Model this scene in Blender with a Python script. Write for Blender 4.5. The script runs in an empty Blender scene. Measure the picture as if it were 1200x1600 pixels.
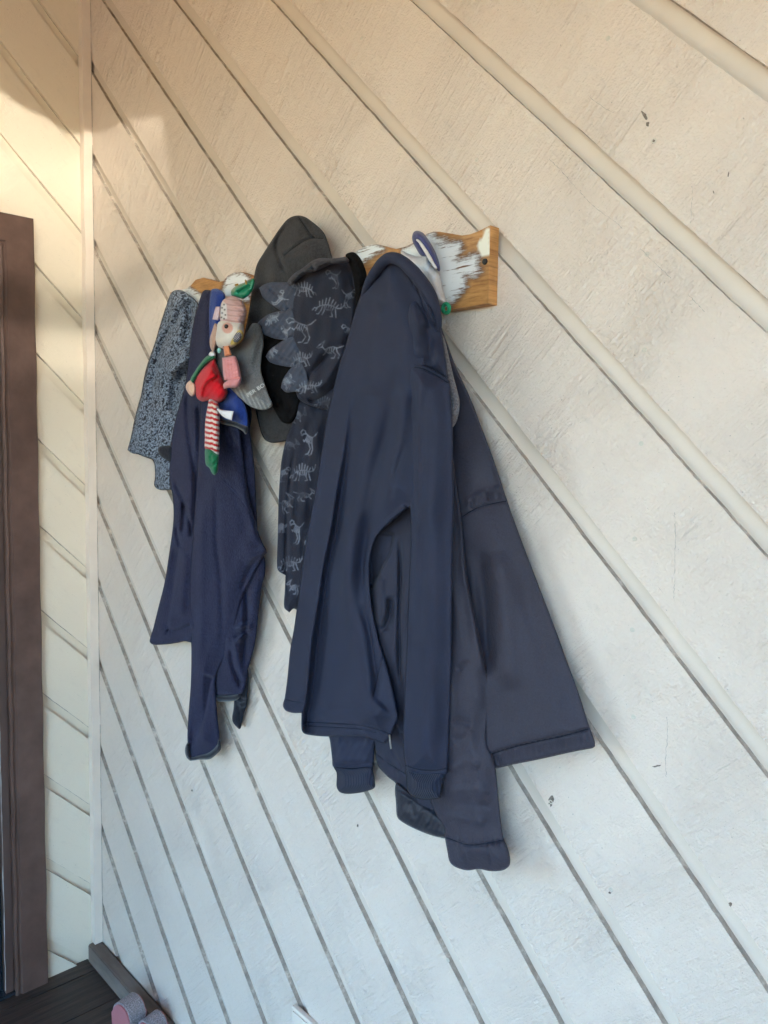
import bpy, bmesh, math, random
import numpy as np
from mathutils import Vector, Matrix
from mathutils.geometry import delaunay_2d_cdt
random.seed(7); rng = np.random.default_rng(7)
scene = bpy.context.scene
col = scene.collection

# ------------------------------------------------------------------ camera
S = 0.2155                       # vertical spacing of the diagonal boards, metres
FLOOR = 2.285                    # height of the siding datum above the porch floor
CAM = np.array([9.29188 * S, -3.87097 * S, -4.13526 * S + FLOOR])
YAW, PITCH, ROLL, F = 0.81964, -0.080776, 0.016375, 1222.03
def cam_axes():
    cy, sy, cp, sp = math.cos(YAW), math.sin(YAW), math.cos(PITCH), math.sin(PITCH)
    f = np.array([-sy * cp, cy * cp, sp]); r = np.array([cy, sy, 0.0]); u = np.cross(r, f)
    c, s = math.cos(ROLL), math.sin(ROLL)
    return c * r + s * u, -s * r + c * u, f
AR, AU, AF = cam_axes()
cd = bpy.data.cameras.new('camera'); cam = bpy.data.objects.new('camera', cd); col.objects.link(cam)
M = Matrix.Identity(4)
for i in range(3):
    M[i][0], M[i][1], M[i][2], M[i][3] = AR[i], AU[i], -AF[i], CAM[i]
cam.matrix_world = M
cd.sensor_fit = 'VERTICAL'; cd.sensor_height = 36.0; cd.lens = F / 1600 * 36.0
cd.clip_start = 0.02; cd.clip_end = 1000
scene.camera = cam

# ------------------------------------------------------------------ light
SUN_EL, SUN_AZ = math.radians(9.5), math.radians(23.0)     # low sun coming along the wall from the right
SUN_STR, SKY_STR, EXPOSURE = 5.0, 0.15, 4.02
world = bpy.data.worlds.new('World'); scene.world = world; world.use_nodes = True
nt = world.node_tree; nt.nodes.clear()
sky = nt.nodes.new('ShaderNodeTexSky'); sky.sky_type = 'NISHITA'; sky.sun_disc = False
sky.sun_elevation = SUN_EL
sky.air_density = 1.0; sky.dust_density = 0.0; sky.ozone_density = 4.3
bg = nt.nodes.new('ShaderNodeBackground'); bg.inputs[1].default_value = SKY_STR
wo = nt.nodes.new('ShaderNodeOutputWorld')
nt.links.new(sky.outputs[0], bg.inputs[0]); nt.links.new(bg.outputs[0], wo.inputs[0])
sdir = Vector((-math.cos(SUN_EL) * math.cos(SUN_AZ), math.cos(SUN_EL) * math.sin(SUN_AZ), -math.sin(SUN_EL)))
sky.sun_rotation = math.atan2(-sdir.x, -sdir.y)            # sun stands where the lamp shines from
sl = bpy.data.lights.new('sun', 'SUN'); sun = bpy.data.objects.new('sun', sl); col.objects.link(sun)
sl.energy = SUN_STR; sl.angle = math.radians(0.3); sl.color = (1.0, 0.95, 0.83)
sun.rotation_euler = sdir.to_track_quat('-Z', 'Y').to_euler()
vs = scene.view_settings
scene.display_settings.display_device = 'sRGB'
vs.view_transform = 'Standard'; vs.look = 'None'; vs.exposure = EXPOSURE; vs.gamma = 1
vs.use_curve_mapping = False
scene.render.resolution_x, scene.render.resolution_y = 768, 1024
scene.cycles.max_bounces = 10; scene.cycles.diffuse_bounces = 6

# ------------------------------------------------------------------ helpers
def px(x, y, d=0.0):
    """points of the plane Y = -d that stand at photograph pixels (x, y)"""
    x = np.asarray(x, float); y = np.asarray(y, float); d = np.asarray(d, float)
    D = AF + ((x - 600) / F)[..., None] * AR + ((800 - y) / F)[..., None] * AU
    t = (-d - CAM[1]) / D[..., 1]
    return CAM + t[..., None] * D
def pxl(x, y, X=0.0):
    """points of the plane X = const"""
    x = np.asarray(x, float); y = np.asarray(y, float)
    D = AF + ((x - 600) / F)[..., None] * AR + ((800 - y) / F)[..., None] * AU
    t = (X - CAM[0]) / D[..., 0]
    return CAM + t[..., None] * D
def pxz(x, y, Z=0.0):
    x = np.asarray(x, float); y = np.asarray(y, float)
    D = AF + ((x - 600) / F)[..., None] * AR + ((800 - y) / F)[..., None] * AU
    t = (Z - CAM[2]) / D[..., 2]
    return CAM + t[..., None] * D

def obj(name, me, mat=None, parent=None, smooth=False):
    if isinstance(me, bmesh.types.BMesh):
        bm = me; me = bpy.data.meshes.new(name); bm.to_mesh(me); bm.free()
    o = bpy.data.objects.new(name, me); col.objects.link(o)
    if mat is not None:
        for m in (mat if isinstance(mat, (list, tuple)) else [mat]): me.materials.append(m)
    if parent is not None:
        o.parent = parent
        root = parent
        off = Vector((0, 0, 0))
        while root is not None: off += Vector(root.location); root = root.parent
        me.transform(Matrix.Translation(-off))
    if smooth:
        me.polygons.foreach_set('use_smooth', [True] * len(me.polygons))
    return o
def thing(name, label, cat, loc, group=None):
    o = bpy.data.objects.new(name, None); col.objects.link(o)
    o.empty_display_size = 0.03
    o.location = Vector([float(v) for v in loc]); o['label'] = label; o['category'] = cat
    if group: o['group'] = group
    return o
def tag(o, label, cat, group=None):
    o['label'] = label; o['category'] = cat
    if group: o['group'] = group
    return o
def struct(o): o['kind'] = 'structure'; return o

def box(bm, a, b):
    a = [min(p, q) for p, q in zip(a, b)], [max(p, q) for p, q in zip(a, b)]
    (x0, y0, z0), (x1, y1, z1) = a
    v = [bm.verts.new(c) for c in ((x0,y0,z0),(x1,y0,z0),(x1,y1,z0),(x0,y1,z0),(x0,y0,z1),(x1,y0,z1),(x1,y1,z1),(x0,y1,z1))]
    for f in ((0,3,2,1),(4,5,6,7),(0,1,5,4),(1,2,6,5),(2,3,7,6),(3,0,4,7)): bm.faces.new([v[i] for i in f])
def boxo(name, a, b, mat, parent=None, bev=0.0):
    bm = bmesh.new(); box(bm, a, b)
    if bev: bmesh.ops.bevel(bm, geom=bm.edges[:], offset=bev, segments=2, affect='EDGES', profile=0.6)
    return obj(name, bm, mat, parent)
def tube_bm(bm, pts, rad, n=10):
    pts = [Vector(p) for p in pts]; rings = []
    rad = rad if isinstance(rad, (list, tuple)) else [rad] * len(pts)
    up = Vector((0.3, 0.2, 1)).normalized()
    for i, p in enumerate(pts):
        t = (pts[min(i + 1, len(pts) - 1)] - pts[max(i - 1, 0)]).normalized()
        a = t.cross(up); a = a.normalized() if a.length > 1e-4 else Vector((1, 0, 0)); b = t.cross(a)
        rings.append([bm.verts.new(p + (a * math.cos(q) + b * math.sin(q)) * rad[i]) for q in [2 * math.pi * k / n for k in range(n)]])
    for r0, r1 in zip(rings, rings[1:]):
        for k in range(n): bm.faces.new((r0[k], r0[(k + 1) % n], r1[(k + 1) % n], r1[k]))
    bm.faces.new(rings[0][::-1]); bm.faces.new(rings[-1])

def polyline(pts, step=3):
    if len(pts) < 3: 
        A, B = np.array(pts[0], float), np.array(pts[1], float); k = max(2, int(np.linalg.norm(B - A) / step)); return np.array([A + (B - A) * i / k for i in range(k + 1)])
    P = np.array(pts, float); out = []
    for i in range(len(P) - 1):
        p0 = P[max(i - 1, 0)]; p1, p2 = P[i], P[i + 1]; p3 = P[min(i + 2, len(P) - 1)]
        k = max(2, int(np.linalg.norm(p2 - p1) / step))
        for j in range(k):
            t = j / k; out.append(0.5 * ((2 * p1) + (p2 - p0) * t + (2*p0 - 5*p1 + 4*p2 - p3) * t*t + (3*p1 - p0 - 3*p2 + p3) * t**3))
    out.append(P[-1]); return np.array(out)
# ---- materials
def mat_new(name):
    m = bpy.data.materials.new(name); m.use_nodes = True
    n = m.node_tree.nodes; n.clear()
    out = n.new('ShaderNodeOutputMaterial'); b = n.new('ShaderNodeBsdfPrincipled')
    m.node_tree.links.new(b.outputs[0], out.inputs[0])
    return m, m.node_tree, b
def N(t, kind, **kw):
    n = t.nodes.new(kind)
    for k, v in kw.items():
        if k.startswith('i_'):
            key = k[2:]; key = int(key) if key.isdigit() else key.replace('_', ' ')
            n.inputs[key].default_value = v
        else: setattr(n, k, v)
    return n
def lk(t, a, b): t.links.new(a, b)
def math_(t, op, a, b=None, clamp=False):
    n = t.nodes.new('ShaderNodeMath'); n.operation = op; n.use_clamp = clamp
    for i, v in enumerate((a, b)):
        if v is None: continue
        if isinstance(v, (int, float)): n.inputs[i].default_value = v
        else: lk(t, v, n.inputs[i])
    return n.outputs[0]
def mix(t, fac, a, b, typ='RGBA', blend='MIX'):
    n = t.nodes.new('ShaderNodeMix'); n.data_type = typ
    if typ == 'RGBA': n.blend_type = blend
    ia, ib = (6, 7) if typ == 'RGBA' else (2, 3)
    for sock, v in ((n.inputs[0], fac), (n.inputs[ia], a), (n.inputs[ib], b)):
        if isinstance(v, (int, float)): sock.default_value = v
        elif isinstance(v, tuple): sock.default_value = v if len(v) == 4 else (*v, 1)
        else: lk(t, v, sock)
    return n.outputs[2] if typ == 'RGBA' else n.outputs[0]
def ramp(t, fac, stops):
    r = t.nodes.new('ShaderNodeValToRGB'); e = r.color_ramp.elements
    while len(e) < len(stops): e.new(0.5)
    for el, (p, c) in zip(e, stops):
        el.position = p; el.color = c if len(c) == 4 else (*c, 1)
    lk(t, fac, r.inputs[0]); return r.outputs[0]
def pos(t, scale=(1, 1, 1)):
    g = t.nodes.new('ShaderNodeTexCoord'); m = t.nodes.new('ShaderNodeMapping')
    lk(t, g.outputs['Object'], m.inputs[0]); m.inputs['Scale'].default_value = scale
    return m.outputs[0]
def noise(t, vec, scale, detail=3, rough=0.55):
    n = N(t, 'ShaderNodeTexNoise', i_Scale=scale, i_Detail=detail, i_Roughness=rough)
    lk(t, vec, n.inputs['Vector']); return n.outputs['Fac']
def bump(t, b, h, dist, strength=1.0):
    n = N(t, 'ShaderNodeBump', i_Distance=dist, i_Strength=strength)
    lk(t, h, n.inputs['Height'])
    if b.inputs['Normal'].is_linked: lk(t, b.inputs['Normal'].links[0].from_socket, n.inputs['Normal'])
    lk(t, n.outputs[0], b.inputs['Normal'])
def plain(name, c, rough=0.6, spec=0.3, var=0.12, vscale=40, bmp=0.0003, bscale=300, metal=0.0, sheen=0.0, colattr=False, vec=(1, 1, 1)):
    m, t, b = mat_new(name); p = pos(t, vec)
    n = noise(t, p, vscale, 4)
    if colattr:
        a = N(t, 'ShaderNodeAttribute', attribute_name='Col'); base = a.outputs['Color']
    else: base = tuple(c)
    f = ramp(t, n, [(0.25, (1 - var,) * 3), (0.75, (1 + var,) * 3)])
    lk(t, mix(t, 1.0, base, f, blend='MULTIPLY'), b.inputs['Base Color'])
    b.inputs['Roughness'].default_value = rough; b.inputs['Specular IOR Level'].default_value = spec
    b.inputs['Metallic'].default_value = metal
    if sheen:
        b.inputs['Sheen Weight'].default_value = sheen; b.inputs['Sheen Roughness'].default_value = 0.5
    if bmp: bump(t, b, noise(t, p, bscale, 2), bmp)
    return m

# painted rough-sawn siding; axis = 0: wall in the XZ plane, 1: wall in the YZ plane
def siding(name, axis, rough_amt=1.0, c0=(0.755, 0.642, 0.540), c1=(0.805, 0.692, 0.588)):
    m, t, b = mat_new(name)
    g = N(t, 'ShaderNodeTexCoord'); s = N(t, 'ShaderNodeSeparateXYZ'); lk(t, g.outputs['Object'], s.inputs[0])
    h = s.outputs[axis]; z = s.outputs[2]
    u = math_(t, 'MULTIPLY', math_(t, 'SUBTRACT', h, z), 0.7071)     # along the boards
    v = math_(t, 'MULTIPLY', math_(t, 'ADD', h, z), 0.7071)          # across them
    def vec(su, sv):
        c = N(t, 'ShaderNodeCombineXYZ'); lk(t, math_(t, 'MULTIPLY', u, su), c.inputs[0]); lk(t, math_(t, 'MULTIPLY', v, sv), c.inputs[1]); return c.outputs[0]
    saw = noise(t, vec(210, 14), 1.0, 5, 0.65)          # saw marks running across each board
    saw2 = noise(t, vec(85, 9), 1.0, 2, 0.5)
    lump = noise(t, vec(105, 80), 1.0, 4, 0.6)
    fine = noise(t, vec(330, 330), 1.0, 3, 0.6)
    big = noise(t, vec(9, 4.5), 1.0, 3, 0.55)
    area = ramp(t, big, [(0.38, (0.25,) * 3), (0.62, (1,) * 3)])
    hgt = math_(t, 'ADD', math_(t, 'MULTIPLY', saw, 0.75), math_(t, 'MULTIPLY', saw2, 0.9))
    hgt = math_(t, 'ADD', hgt, math_(t, 'MULTIPLY', math_(t, 'MULTIPLY', lump, ramp(t, noise(t, vec(6, 8), 1.0, 2), [(0.42, (0.15,) * 3), (0.65, (1,) * 3)])), 1.3))
    hgt = math_(t, 'MULTIPLY', hgt, area)
    hgt = math_(t, 'ADD', hgt, math_(t, 'MULTIPLY', fine, 0.42))
    bump(t, b, hgt, 0.0070 * rough_amt)
    # split grain: short open checks along the board
    chk = noise(t, vec(26, 520), 1.0, 2, 0.5)
    chm = math_(t, 'MULTIPLY', ramp(t, chk, [(0.70, (0,) * 3), (0.74, (1,) * 3)]), ramp(t, noise(t, vec(14, 20), 1.0, 2), [(0.60, (0,) * 3), (0.68, (1,) * 3)]))
    base = mix(t, big, c0, c1)
    sp = noise(t, vec(260, 260), 1.0, 1, 0.4)
    spm = math_(t, 'MULTIPLY', ramp(t, sp, [(0.76, (0,) * 3), (0.80, (1,) * 3)]), 0.6)
    base = mix(t, spm, base, (0.30, 0.26, 0.22))
    base = mix(t, math_(t, 'MULTIPLY', chm, 0.55), base, (0.25, 0.22, 0.20))
    dirt = noise(t, vec(22, 60), 1.0, 5, 0.7)
    base = mix(t, math_(t, 'MULTIPLY', ramp(t, dirt, [(0.55, (0,) * 3), (0.8, (1,) * 3)]), 0.18), base, (0.42, 0.37, 0.31))
    lk(t, base, b.inputs['Base Color'])
    b.inputs['Roughness'].default_value = 0.42; b.inputs['Specular IOR Level'].default_value = 0.35
    return m
M_WALL = siding('painted_siding_main', 0); M_WALL2 = siding('painted_siding_left', 1, 0.13, (0.755, 0.660, 0.520), (0.79, 0.695, 0.555))  # left boards: same paint, tinted yellower to stand in for the light there
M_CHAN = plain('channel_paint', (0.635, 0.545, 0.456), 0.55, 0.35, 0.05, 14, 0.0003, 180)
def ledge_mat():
    m, t, b = mat_new('shade_toned_board_edge'); p = pos(t); n = noise(t, p, 26, 4, 0.7); n2 = noise(t, p, 120, 3, 0.6)
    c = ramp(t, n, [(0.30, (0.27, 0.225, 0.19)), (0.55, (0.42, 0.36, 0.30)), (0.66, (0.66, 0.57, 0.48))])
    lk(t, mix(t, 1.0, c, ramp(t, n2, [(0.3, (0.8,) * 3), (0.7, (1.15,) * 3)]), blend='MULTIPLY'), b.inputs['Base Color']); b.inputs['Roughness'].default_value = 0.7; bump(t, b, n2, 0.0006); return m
M_LEDGE = ledge_mat()  # shade on the board edges put into the colour, mottled with paint tones
M_CHAN2 = plain('channel_paint_left', (0.74, 0.645, 0.505), 0.5, 0.35, 0.05, 14, 0.0003, 180)  # carries the same light tint as the left boards
M_TRIM = plain('trim_paint', (0.76, 0.655, 0.552), 0.45, 0.35, 0.06, 12, 0.0004, 120)

# ------------------------------------------------------------------ the setting
def clip_poly(poly, n, c):     # keep n.p <= c
    out = []
    for i, p in enumerate(poly):
        q = poly[(i + 1) % len(poly)]
        dp, dq = n[0] * p[0] + n[1] * p[1] - c, n[0] * q[0] + n[1] * q[1] - c
        if dp <= 0: out.append(p)
        if (dp < 0 < dq) or (dq < 0 < dp):
            s = dp / (dp - dq); out.append((p[0] + s * (q[0] - p[0]), p[1] + s * (q[1] - p[1])))
    return out
def siding_mesh(z0, offs, h0, h1, zlo, zhi, to3, depth, chan=0.155):
    """diagonal boards: board k lies between groove k-1's lower line and groove k's upper line.
    h = horizontal coordinate growing as the grooves fall."""
    bm = bmesh.new()
    ks = sorted(offs)
    for k, kn in zip(ks, ks[1:]):
        top = z0 + offs[k] * S; bot = z0 + (offs[kn] + chan) * S
        # board polygon in (h, z)
        poly = [(h0 - 2, top - (h0 - 2)), (h1 + 2, top - (h1 + 2)), (h1 + 2, bot - (h1 + 2)), (h0 - 2, bot - (h0 - 2))]
        for n, c in (((-1, 0), -h0), ((1, 0), h1), ((0, -1), -zlo), ((0, 1), zhi)): 
            if poly: poly = clip_poly(poly, n, c)
        if len(poly) < 3: continue
        pts = []
        for i, p in enumerate(poly):
            q = poly[(i + 1) % len(poly)]; L = math.dist(p, q)
            diag = abs(abs(q[0] - p[0]) - abs(q[1] - p[1])) < 1e-6 and L > 0.02
            n = max(1, int(L / 0.012)) if diag else 1
            seed = rng.uniform(0, 50)
            for j in range(n):
                s = j / n; x, y = p[0] + s * (q[0] - p[0]), p[1] + s * (q[1] - p[1])
                if diag and 0 < j:
                    w = 0.0003 * (math.sin(seed + x * 37) + math.sin(seed * 3 + x * 91)) * 0.5 + rng.normal(0, 0.00022)
                    x += w * 0.707; y += w * 0.707
                pts.append((x, y))
        fr = [bm.verts.new(to3(x, y, depth)) for x, y in pts]
        bk = [bm.verts.new(to3(x, y, 0)) for x, y in pts]
        f = bm.faces.new(fr); f.material_index = 0
        nn = len(pts)
        for i in range(nn):
            j = (i + 1) % nn
            fs = bm.faces.new((fr[i], bk[i], bk[j], fr[j]))
            mid = ((pts[i][0] + pts[j][0]) / 2, (pts[i][1] + pts[j][1]) / 2)
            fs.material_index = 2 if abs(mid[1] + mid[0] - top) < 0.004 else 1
    bmesh.ops.recalc_face_normals(bm, faces=bm.faces[:])
    # bevel only the long front edges a little
    return bm
DEP = 0.0088
offR = {-13: 13.0, -12: 12.0, -11: 11.0, -10: 10.0, -9: 9.0, -8: 8.0, -7: 7.02, -6: 6.01, -5: 5.017, -4: 4.004, -3: 3.0, -2: 1.995, -1: 0.989, 0: 0.003, 1: -1.017, 2: -1.992, 3: -2.962, 4: -3.966, 5: -4.982, 6: -5.988,
        7: -6.974, 8: -8.057, 9: -9.066, 10: -10.096}
for k in range(11, 32): offR[k] = -10.096 - (k - 10) * 1.003
offL = {-3: 2.96, -2: 1.96, -1: 0.958, 0: -0.044, 1: -1.036, 2: -2.023, 3: -3.011, 4: -4.01, 5: -4.981, 6: -5.98, 7: -6.974, 8: -7.966, 9: -8.953, 10: -9.979, 11: -11.0, 12: -12.01}
for k in range(4, 16): offL[-k] = k - 0.04
ZT = 2.85
wall = thing('siding_wall', 'tall cream wall of rough diagonal boards behind the hanging coats', 'wall', (2.0, 0, 0))
bm = siding_mesh(0.204826 * S + FLOOR, {k: v for k, v in offR.items()}, 0.0, 4.2, 0.05, ZT,
                 lambda h, z, d: (h, DEP - d, z), DEP)
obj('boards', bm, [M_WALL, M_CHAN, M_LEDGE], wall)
bm = bmesh.new(); box(bm, (-0.12, DEP, 0), (4.2, DEP + 0.1, ZT)); obj('channel_backing', bm, M_CHAN, wall)
wall2 = thing('siding_wall', 'cream left wall of smoother diagonal boards beside the brown door frame', 'wall', (0, -0.1, 0))
YD = -0.143
bm = siding_mesh(0.107764 * S + FLOOR, offL, -2.6, -0.0, 0.0, ZT,
                 lambda h, z, d: (-DEP + d, h, z), DEP)
def joint_shades(name, z0, offs, h0, h1, zhi, to3, parent, chan=0.155):  # dark strips stand in for the shade under each upper board edge
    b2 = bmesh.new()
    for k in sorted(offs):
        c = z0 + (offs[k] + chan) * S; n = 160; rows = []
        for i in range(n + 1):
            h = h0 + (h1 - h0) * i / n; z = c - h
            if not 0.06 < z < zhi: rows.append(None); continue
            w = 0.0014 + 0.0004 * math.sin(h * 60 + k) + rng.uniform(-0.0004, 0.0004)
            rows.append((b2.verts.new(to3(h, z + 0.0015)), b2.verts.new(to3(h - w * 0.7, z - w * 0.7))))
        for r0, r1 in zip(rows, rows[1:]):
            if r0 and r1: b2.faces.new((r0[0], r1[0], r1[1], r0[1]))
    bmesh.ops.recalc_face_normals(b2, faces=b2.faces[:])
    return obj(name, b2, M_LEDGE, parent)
joint_shades('joint_shade', 0.204826 * S + FLOOR, offR, 0.0, 4.2, ZT, lambda h, z: (h, DEP - 0.0004, z), wall)
joint_shades('joint_shade', 0.107764 * S + FLOOR, offL, YD - 0.015, -0.0, ZT, lambda h, z: (-DEP + 0.0004, h, z), wall2)
# cut away the doorway
DOOR_TOP = float(pxl(0, 336)[2]) + 0.004
bmesh.ops.bisect_plane(bm, geom=bm.verts[:] + bm.edges[:] + bm.faces[:], plane_co=(0, YD - 0.02, 0), plane_no=(0, 1, 0))
bmesh.ops.bisect_plane(bm, geom=bm.verts[:] + bm.edges[:] + bm.faces[:], plane_co=(0, 0, DOOR_TOP + 0.0), plane_no=(0, 0, 1))
kill = [f for f in bm.faces if f.calc_center_median().y < YD - 0.02 and f.calc_center_median().z < DOOR_TOP]
bmesh.ops.delete(bm, geom=kill, context='FACES')
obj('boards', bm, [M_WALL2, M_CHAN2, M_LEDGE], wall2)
bm = bmesh.new(); box(bm, (-0.11, YD - 0.02, 0), (-DEP, DEP, ZT)); box(bm, (-0.11, -2.6, DOOR_TOP), (-DEP, YD - 0.02, ZT)); obj('channel_backing', bm, M_CHAN2, wall2)
a = 0.10546 * S
bm = bmesh.new(); box(bm, (0.0005, -a, 0.052), (a, -0.0005, ZT - 0.003))
bmesh.ops.subdivide_edges(bm, edges=[e for e in bm.edges if abs(e.verts[0].co.z - e.verts[1].co.z) > 0.5], cuts=90)
for v in bm.verts:
    w = 0.0005 * (math.sin(v.co.z * 21) + math.sin(v.co.z * 47 + 1)) + rng.normal(0, 0.00018)
    if v.co.x > 0.01: v.co.x += w
    if v.co.y < -0.01: v.co.y += w
obj('corner_trim', bm, M_TRIM, wall)
# nail heads and knocks in the wall
M_NAIL = plain('painted_nail', (0.66, 0.60, 0.50), 0.5, 0.4, 0.1, 90, 0.0004, 500)
for x, y in ((1002, 693), (992, 842), (988, 984), (990, 1120), (1011, 397), (1007, 547), (1022, 220), (950, 60), (745, 250), (565, 60), (546, 285), (861, 1253), (955, 1390), (700, 1500)):
    P = px(x, y); bm = bmesh.new(); r = 0.0032
    ring = [(1.0, -0.0002), (0.95, 0.0006), (0.62, 0.0008), (0.5, 0.0002)]
    rings = [[bm.verts.new((P[0] + r * q * math.cos(k * math.pi / 5), -h, P[2] + r * q * math.sin(k * math.pi / 5) * 0.9)) for k in range(10)] for q, h in ring]
    for r0, r1 in zip(rings, rings[1:]):
        for k in range(10): bm.faces.new((r0[k], r0[(k + 1) % 10], r1[(k + 1) % 10], r1[k]))
    bm.faces.new(rings[-1]); obj('nail', bm, M_NAIL, wall, True)

M_CRACK = plain('paint_crack', (0.43, 0.375, 0.32), 0.9, 0.1, 0.3, 300, 0)
M_CHIP = plain('bare_damaged_wood', (0.20, 0.165, 0.135), 0.9, 0.1, 0.5, 300, 0.0008, 400)
for x, y, w, h, a_ in ((1007, 180, 3.5, 9, -35), (1012, 194, 3, 4, 0), (1021, 221, 3.5, 5, 20), (861, 1252, 5, 9, 10), (1026, 1197, 9, 1.5, -12), (1141, 1413, 3, 4, 0), (1138, 273, 1.2, 5, 10), (1115, 300, 1, 3, -20), (953, 1395, 3, 2, 30), (300, 1235, 1.5, 2, 0), (559, 1290, 1.5, 3, 0)):
    ca, sa = math.cos(math.radians(a_)), math.sin(math.radians(a_)); b3 = bmesh.new(); n = 13; q = []
    for k in range(n):
        r = rng.uniform(0.55, 1.1); u, v = w * r * math.cos(2 * math.pi * k / n), h * r * math.sin(2 * math.pi * k / n); q.append(b3.verts.new(px(x + ca * u - sa * v, y + sa * u + ca * v, 0.0005)))
    b3.faces.new(q); bmesh.ops.recalc_face_normals(b3, faces=b3.faces[:]); obj('paint_chip', b3, M_CHIP, wall)
for L in ([(1082, 290), (1081, 318), (1079, 348)], [(858, 248), (880, 270), (902, 296)], [(906, 300), (930, 324), (955, 342), (972, 356)], [(1000, 388), (1020, 408), (1048, 434)], [(1075, 460), (1100, 486)], [(1054, 800), (1055, 850), (1053, 940)], [(1042, 1120), (1043, 1150), (1040, 1180), (1041, 1214)], [(920, 150), (938, 164), (958, 176)], [(640, 250), (660, 272)]):
    Lp = polyline(L, 3); b3 = bmesh.new(); rows = []
    for i, p in enumerate(Lp):
        j = p + rng.normal(0, 0.5, 2); t_ = Lp[min(i + 1, len(Lp) - 1)] - Lp[max(i - 1, 0)]; t_ = t_ / max(np.linalg.norm(t_), 1e-6); w = rng.uniform(0.05, 0.5)
        rows.append((b3.verts.new(px(j[0] - t_[1] * w, j[1] + t_[0] * w, 0.0004)), b3.verts.new(px(j[0] + t_[1] * w, j[1] - t_[0] * w, 0.0004))))
    for r0, r1 in zip(rows, rows[1:]): b3.faces.new((r0[0], r1[0], r1[1], r0[1]))
    bmesh.ops.recalc_face_normals(b3, faces=b3.faces[:]); obj('crack', b3, M_CRACK, wall)
b3 = bmesh.new()  # dark strip painted in for the shaded gap beside the corner trim
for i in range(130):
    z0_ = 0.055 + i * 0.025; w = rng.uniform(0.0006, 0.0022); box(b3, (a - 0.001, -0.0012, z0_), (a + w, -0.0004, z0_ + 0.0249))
obj('joint_shade', b3, M_LEDGE, wall)

# porch floor, ground, roof
def floor_mat():
    m, t, b = mat_new('dark_stained_planks'); p = pos(t, (26, 2.2, 1)); n = noise(t, p, 3.0, 5, 0.65)
    c = ramp(t, n, [(0.3, (0.022, 0.016, 0.014)), (0.7, (0.078, 0.053, 0.043))])
    lk(t, c, b.inputs['Base Color']); b.inputs['Roughness'].default_value = 0.6
    bump(t, b, n, 0.002); return m
bm = bmesh.new()
for i in range(31):
    x1 = -0.09 + i * 0.14; box(bm, (x1, -3.4, -0.03), (x1 + 0.1365, 0.02, rng.uniform(-0.001, 0.001)))
struct(obj('floor', bm, floor_mat()))
M_GROUND = plain('dry_tan_ground', (0.56, 0.32, 0.13), 0.9, 0.1, 0.15, 0.8, 0, 10)
bm = bmesh.new(); bm.faces.new([bm.verts.new(c) for c in ((-120, -120, -0.16), (120, -120, -0.16), (120, 120, -0.16), (-120, 120, -0.16))])
struct(obj('ground', bm, M_GROUND))
M_CEIL = plain('tan_soffit', (0.62, 0.42, 0.24), 0.7, 0.2, 0.06, 6, 0.0005, 60)
struct(boxo('ceiling', (-0.12, -3.3, ZT), (3.4, 0.12, ZT + 0.08), M_CEIL))
# base board along the main wall
M_BASE = plain('weathered_grey_board', (0.185, 0.150, 0.128), 0.75, 0.2, 0.45, 26, 0.0012, 90, vec=(0.25, 1, 1))
b_bm = bmesh.new(); box(b_bm, (0.004, -0.034, 0.0), (4.2, -0.0006, 0.05))
bmesh.ops.bevel(b_bm, geom=b_bm.edges[:], offset=0.003, segments=2, affect='EDGES')
obj('baseboard', b_bm, M_BASE, wall)

# ------------------------------------------------------------------ door frame in the left wall
M_BROWN = plain('brown_door_paint', (0.118, 0.069, 0.055), 0.42, 0.4, 0.28, 16, 0.0005, 70)
M_BROWN2 = plain('brown_door_paint_inner', (0.10, 0.062, 0.052), 0.4, 0.4, 0.14, 9, 0.0005, 70)
M_DARK = plain('dark_blue_door', (0.016, 0.020, 0.027), 0.25, 0.5, 0.2, 14, 0.0003, 60)
M_CAULK = plain('old_caulk', (0.45, 0.42, 0.40), 0.7, 0.2, 0.2, 60, 0.001, 200)
door = thing('door_frame', 'brown painted door frame with mitred casing at the left edge', 'door frame', (0, -0.2, 0))
W = 0.080
bm = bmesh.new()
prof = [(-0.008, 0.0), (0.016, 0.001), (0.018, 0.003), (0.018, W - 0.016), (0.013, W - 0.013), (0.013, W - 0.009), (0.017, W - 0.006), (0.016, W), (-0.03, W)]   # (out from wall, inward from outer edge)
def casing(path):
    rings = []
    for i, (y, z, iy, iz) in enumerate(path):
        rings.append([bm.verts.new((o, y + iy * w, z + iz * w)) for o, w in prof])
    for r0, r1 in zip(rings, rings[1:]):
        for k in range(len(prof) - 1): bm.faces.new((r0[k], r0[k + 1], r1[k + 1], r1[k]))
nseg = 60
path = [(YD + 0.0009 * math.sin(i * 0.9), (DOOR_TOP - W - 0.01) * i / (nseg - 1), -1, 0) for i in range(nseg)] + [(YD, DOOR_TOP, -1, -1)]
casing(path)
casing([(YD, DOOR_TOP, -1, -1), (-1.12, DOOR_TOP, 1, -1)])
bmesh.ops.recalc_face_normals(bm, faces=bm.faces[:]); obj('casing', bm, M_BROWN, door)
boxo('jamb', (-0.03, YD - W - 0.020, 0.0), (0.004, YD - W - 0.0005, DOOR_TOP - W), M_BROWN2, door, 0.002)
bm = bmesh.new(); tube_bm(bm, [(0.0045 + 0.001 * math.sin(i * 1.7), YD - W - 0.0205 + rng.normal(0, 0.0005), 0.02 + i * 0.03) for i in range(62)], [0.0005 + abs(rng.normal(0, 0.0005)) for i in range(62)], 6); obj('caulk', bm, M_CAULK, door)
boxo('door_panel', (-0.05, -1.06, 0.012), (-0.012, YD - W - 0.0215, DOOR_TOP - W - 0.002), M_DARK, door, 0.003)
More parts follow.
